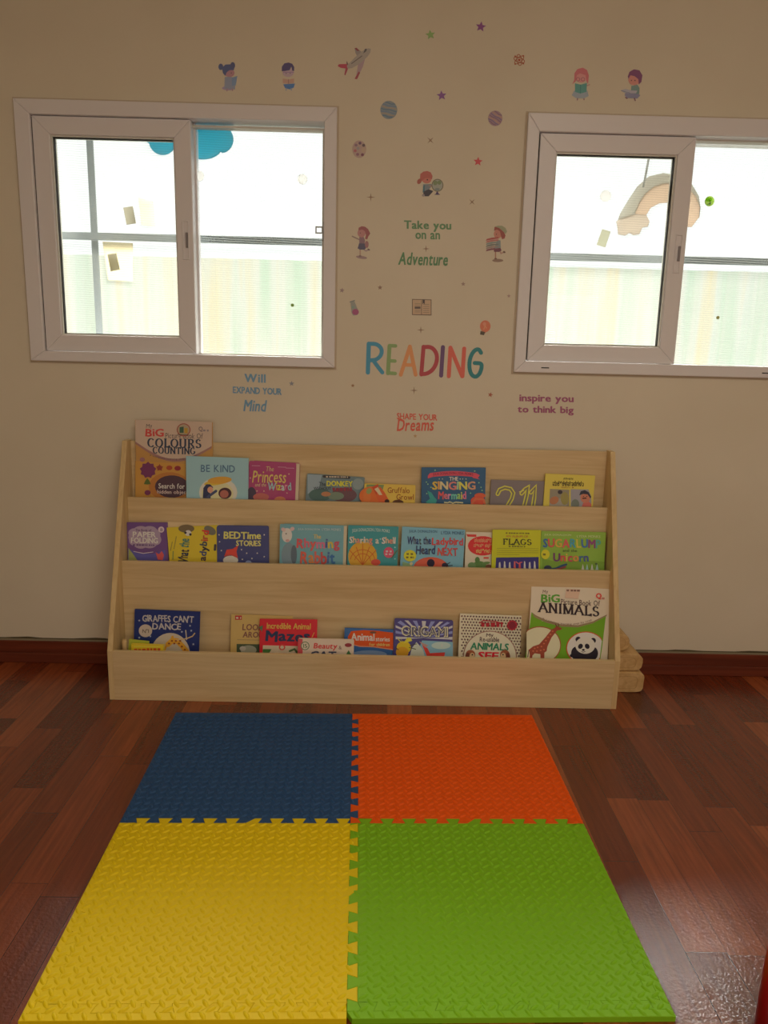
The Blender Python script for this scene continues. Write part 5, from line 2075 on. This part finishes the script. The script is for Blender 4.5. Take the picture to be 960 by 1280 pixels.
def d_books(A):
    q = zz(590, 270, 16)
    A.ell(*q((515, 890))[0], 7, 2, (112, 94, 78), 'shadow_patch')
    A.stroke(q((470, 720), (470, 850)), 1.5, (128, 94, 76), 'leg')
    A.stroke(q((560, 700), (580, 750), (640, 720)), 1.6, (136, 108, 92), 'leg')
    A.ell(*q((645, 722))[0], 1.6, 1.2, (92, 72, 56), 'shoe', rot=30)
    A.ell(*q((472, 855))[0], 1.8, .9, (92, 72, 60), 'shoe')
    A.poly(q((430, 640), (560, 620), (590, 690), (540, 720), (440, 715)), (92, 60, 66), 'clothing')
    A.poly(q((500, 480), (570, 490), (575, 640), (450, 650)), (104, 112, 108), 'clothing')
    A.ell(*q((515, 360))[0], 5, 5.6, (146, 100, 84), 'face')
    A.poly(q((440, 300), (450, 220), (480, 205), (560, 230), (640, 330), (670, 390), (650, 450), (600, 465), (580, 400), (560, 310), (500, 270)), (116, 66, 58), 'hair')
    A.poly(q((455, 215), (520, 195), (600, 195), (670, 240), (700, 310), (670, 360), (600, 290), (540, 240)), (116, 118, 92), 'hat')
    for i, c in enumerate([(132, 70, 64), (140, 92, 84), (104, 112, 104), (96, 98, 90), (120, 106, 96), (104, 68, 72)]):
        yy = 460 + i * 42
        A.poly(q((295, yy), (390, yy - 25), (530, yy - 40 + i * 4), (530, yy - 8), (390, yy + 12), (275, yy + 36)), c, 'book_pile')
    A.ell(*q((488, 365))[0], .6, .7, (60, 44, 40), 'face', n=8)


sticker('walking_child_sticker', 621, 304, 'child in a cap carrying a pile of books, sticker beside the right window', d_books)


def sparkle(x, y, r, label, cross):
    def d(A):
        for a in ((45, 135) if cross else (0, 90)):
            dx, dy = r * math.cos(math.radians(a)), r * math.sin(math.radians(a))
            A.poly([(x - dx, y - dy), (x - dy * .16, y + dx * .16), (x + dx, y + dy), (x + dy * .16, y - dx * .16)], (112, 92, 70), 'ray')
    sticker('sparkle_sticker', x, y, label, d, group='thin sparkle stickers')


sparkle(538, 175.5, 5.5, 'thin crossed sparkle sticker above the girl with globe', True)
sparkle(463.5, 246.5, 5.5, 'thin plus sparkle sticker above the pointing girl', False)
sparkle(590, 252.5, 5.0, 'thin crossed sparkle sticker right of the globe', True)
sparkle(532.5, 311, 4.6, 'thin plus sparkle sticker above the word Adventure', False)
sparkle(526, 412.5, 5.0, 'thin plus sparkle sticker above the READING letters', False)
sparkle(517.5, 488, 5.0, 'thin plus sparkle sticker below the READING letters', False)


def d_tube(A):
    q = zz(400, 240, 3.2)
    A.poly(q((122, 440), (137, 436), (155, 478), (150, 492), (132, 494), (126, 482)), (116, 118, 108), 'tube')
    A.ell(*q((142, 480))[0], 4.2, 3.8, (124, 70, 92), 'liquid')
    A.stroke(q((120, 440), (138, 434)), 1.2, (98, 104, 100), 'rim')
    A.ell(*q((132, 460))[0], 1.2, 1.2, (96, 126, 110), 'liquid', n=10)


sticker('test_tube_sticker', 443.5, 385, 'small test tube sticker with purple liquid beside the left window', d_tube)


def d_paperbook(A):
    q = zz(400, 240, 3.2)
    A.poly(q((368, 428), (446, 430), (446, 494), (368, 492)), (92, 80, 66), 'cover')
    A.poly(q((371, 431), (443, 433), (443, 490), (371, 489)), (146, 126, 100), 'page')
    A.stroke(q((406, 434), (406, 490)), .7, (84, 72, 60), 'page')
    A.poly(q((379, 458), (402, 458), (402, 467), (379, 467)), (80, 72, 64), 'print')
    for b in (446, 452, 474, 480):
        A.stroke(q((380, b), (401, b)), .6, (112, 98, 80), 'print')
    for b in (450, 458, 466, 474, 482):
        A.stroke(q((413, b), (436, b)), .6, (112, 98, 80), 'print')
    A.poly(q((410, 430), (419, 430), (419, 450), (414, 444), (410, 450)), (70, 62, 58), 'bookmark')


sticker('open_book_sticker', 527, 384, 'small open book sticker with bookmark above the READING letters', d_paperbook)


def d_bulb(A):
    q = zz(400, 240, 3.2)
    A.ell(*q((661, 537))[0], 6.6, 7.4, (158, 94, 70), 'bulb')
    A.poly(q((648, 552), (664, 560), (660, 566), (642, 560)), (150, 96, 72), 'bulb')
    A.poly(q((642, 556), (660, 560), (656, 573), (640, 570)), (72, 66, 54), 'cap')
    A.stroke(q((655, 550), (660, 535), (666, 545)), .7, (180, 130, 96), 'filament')
    A.ell(*q((658, 528))[0], 2, 2.4, (176, 112, 88), 'bulb')


sticker('light_bulb_sticker', 606, 409, 'orange light bulb sticker above the letter G', d_bulb)


def d_reading(A):
    q = zz(440, 420, 5.333)
    def sm(P, closed=False):
        # round off hand-drawn curves
        for _ in range(2):
            Q_ = [P[0]]
            for a, b in zip(P, P[1:]):
                Q_ += [(a[0] * .75 + b[0] * .25, a[1] * .75 + b[1] * .25), (a[0] * .25 + b[0] * .75, a[1] * .25 + b[1] * .75)]
            P = Q_ + [P[-1]]
        return P
    R_ = (60, 112, 128); E_ = (104, 124, 80); A_ = (164, 112, 72); D_ = (132, 58, 60); I_ = (82, 62, 86); N_ = (160, 80, 66); G_ = (46, 98, 96)
    w = 5.0
    A.stroke(q((112, 52), (106, 243)), w + .4, R_, 'letter_r')
    A.stroke(q(*sm([(112, 52), (165, 52), (200, 85), (195, 130), (160, 160), (122, 162)])), w, R_, 'letter_r')
    A.stroke(q(*sm([(140, 160), (165, 195), (202, 243)])), w, R_, 'letter_r')
    A.stroke(q((250, 68), (240, 248)), w, E_, 'letter_e')
    for a, b in (((250, 64), (290, 66)), ((246, 165), (286, 167)), ((240, 246), (288, 250))):
        A.stroke(q(a, b), w - .6, E_, 'letter_e')
    A.stroke(q((386, 70), (325, 258)), w - .2, A_, 'letter_a')
    A.stroke(q((386, 70), (424, 258)), w - .2, A_, 'letter_a')
    A.stroke(q((350, 192), (408, 194)), w - .6, A_, 'letter_a')
    A.stroke(q((477, 72), (462, 256)), w, D_, 'letter_d')
    A.stroke(q(*sm([(477, 74), (530, 72), (566, 115), (566, 175), (540, 225), (500, 252), (462, 254)])), w, D_, 'letter_d')
    A.stroke(q((606, 74), (594, 264)), w, I_, 'letter_i')
    A.stroke(q((656, 78), (645, 268)), w, N_, 'letter_n')
    A.stroke(q((658, 82), (734, 268)), w, N_, 'letter_n')
    A.stroke(q((748, 84), (736, 268)), w, N_, 'letter_n')
    A.stroke(q(*sm([(860, 112), (845, 86), (815, 95), (788, 140), (780, 200), (792, 255), (822, 276), (850, 255), (864, 215), (864, 182), (818, 180)])), w, G_, 'letter_g')


sticker('wall_lettering', 530, 450, 'big multicoloured hand-drawn letters spelling READING between the windows', d_reading, 'wall lettering', 'wall lettering')


def d_adv(A):
    q = zz(490, 260, 10.667)
    c = (80, 108, 76)
    c2 = (74, 104, 72)
    A.text('Take you', (*q((165, 168))[0], *q((785, 308))[0]), c, 'words', bold=.05, slope=.02)
    A.text('on an', (*q((315, 330))[0], *q((637, 412))[0]), c, 'words', bold=.03, slope=.02)
    A.text('Adventure', (*q((85, 592))[0], *q((735, 756))[0]), c2, 'words', bold=.03, shear=.22, slope=.02, gap=.11)


sticker('wall_lettering', 534, 305, 'green words Take you on an Adventure between the windows', d_adv, 'wall lettering', 'wall lettering')


def d_mind(A):
    q = zz(240, 450, 4.364)
    c = (82, 112, 128)
    A.text('Will', (*q((288, 76))[0], *q((400, 120))[0]), c, 'words', bold=.04, slope=.03, gap=.16)
    A.text('EXPAND YOUR', (*q((224, 145))[0], *q((488, 180))[0]), c, 'words', bold=.04, slope=.04)
    A.text('Mind', (*q((282, 218))[0], *q((400, 278))[0]), c, 'words', bold=.025, shear=.2, gap=.13)


sticker('wall_lettering', 320, 492, 'blue words Will expand your Mind below the left window', d_mind, 'wall lettering', 'wall lettering')


def d_dreams(A):
    q = zz(400, 240, 3.2)
    c = (158, 74, 58)
    A.text('SHAPE YOUR', (*q((308, 884))[0], *q((468, 908))[0]), c, 'words', bold=.03, slope=.04)
    A.text('Dreams', (*q((308, 908))[0], *q((452, 956))[0]), c, 'words', bold=.025, shear=.2, gap=.12, slope=-.01)


sticker('wall_lettering', 521, 527, 'red words Shape your Dreams just above the shelf', d_dreams, 'wall lettering', 'wall lettering')


def d_inspire(A):
    q = zz(620, 480, 6.857)
    c = (118, 66, 84)
    A.text('inspire you', (*q((203, 92))[0], *q((662, 165))[0]), c, 'words', bold=.05)
    A.text('to think big', (*q((188, 186))[0], *q((662, 260))[0]), c, 'words', bold=.05)


sticker('wall_lettering', 682, 505, 'plum words inspire you to think big below the right window', d_inspire, 'wall lettering', 'wall lettering')
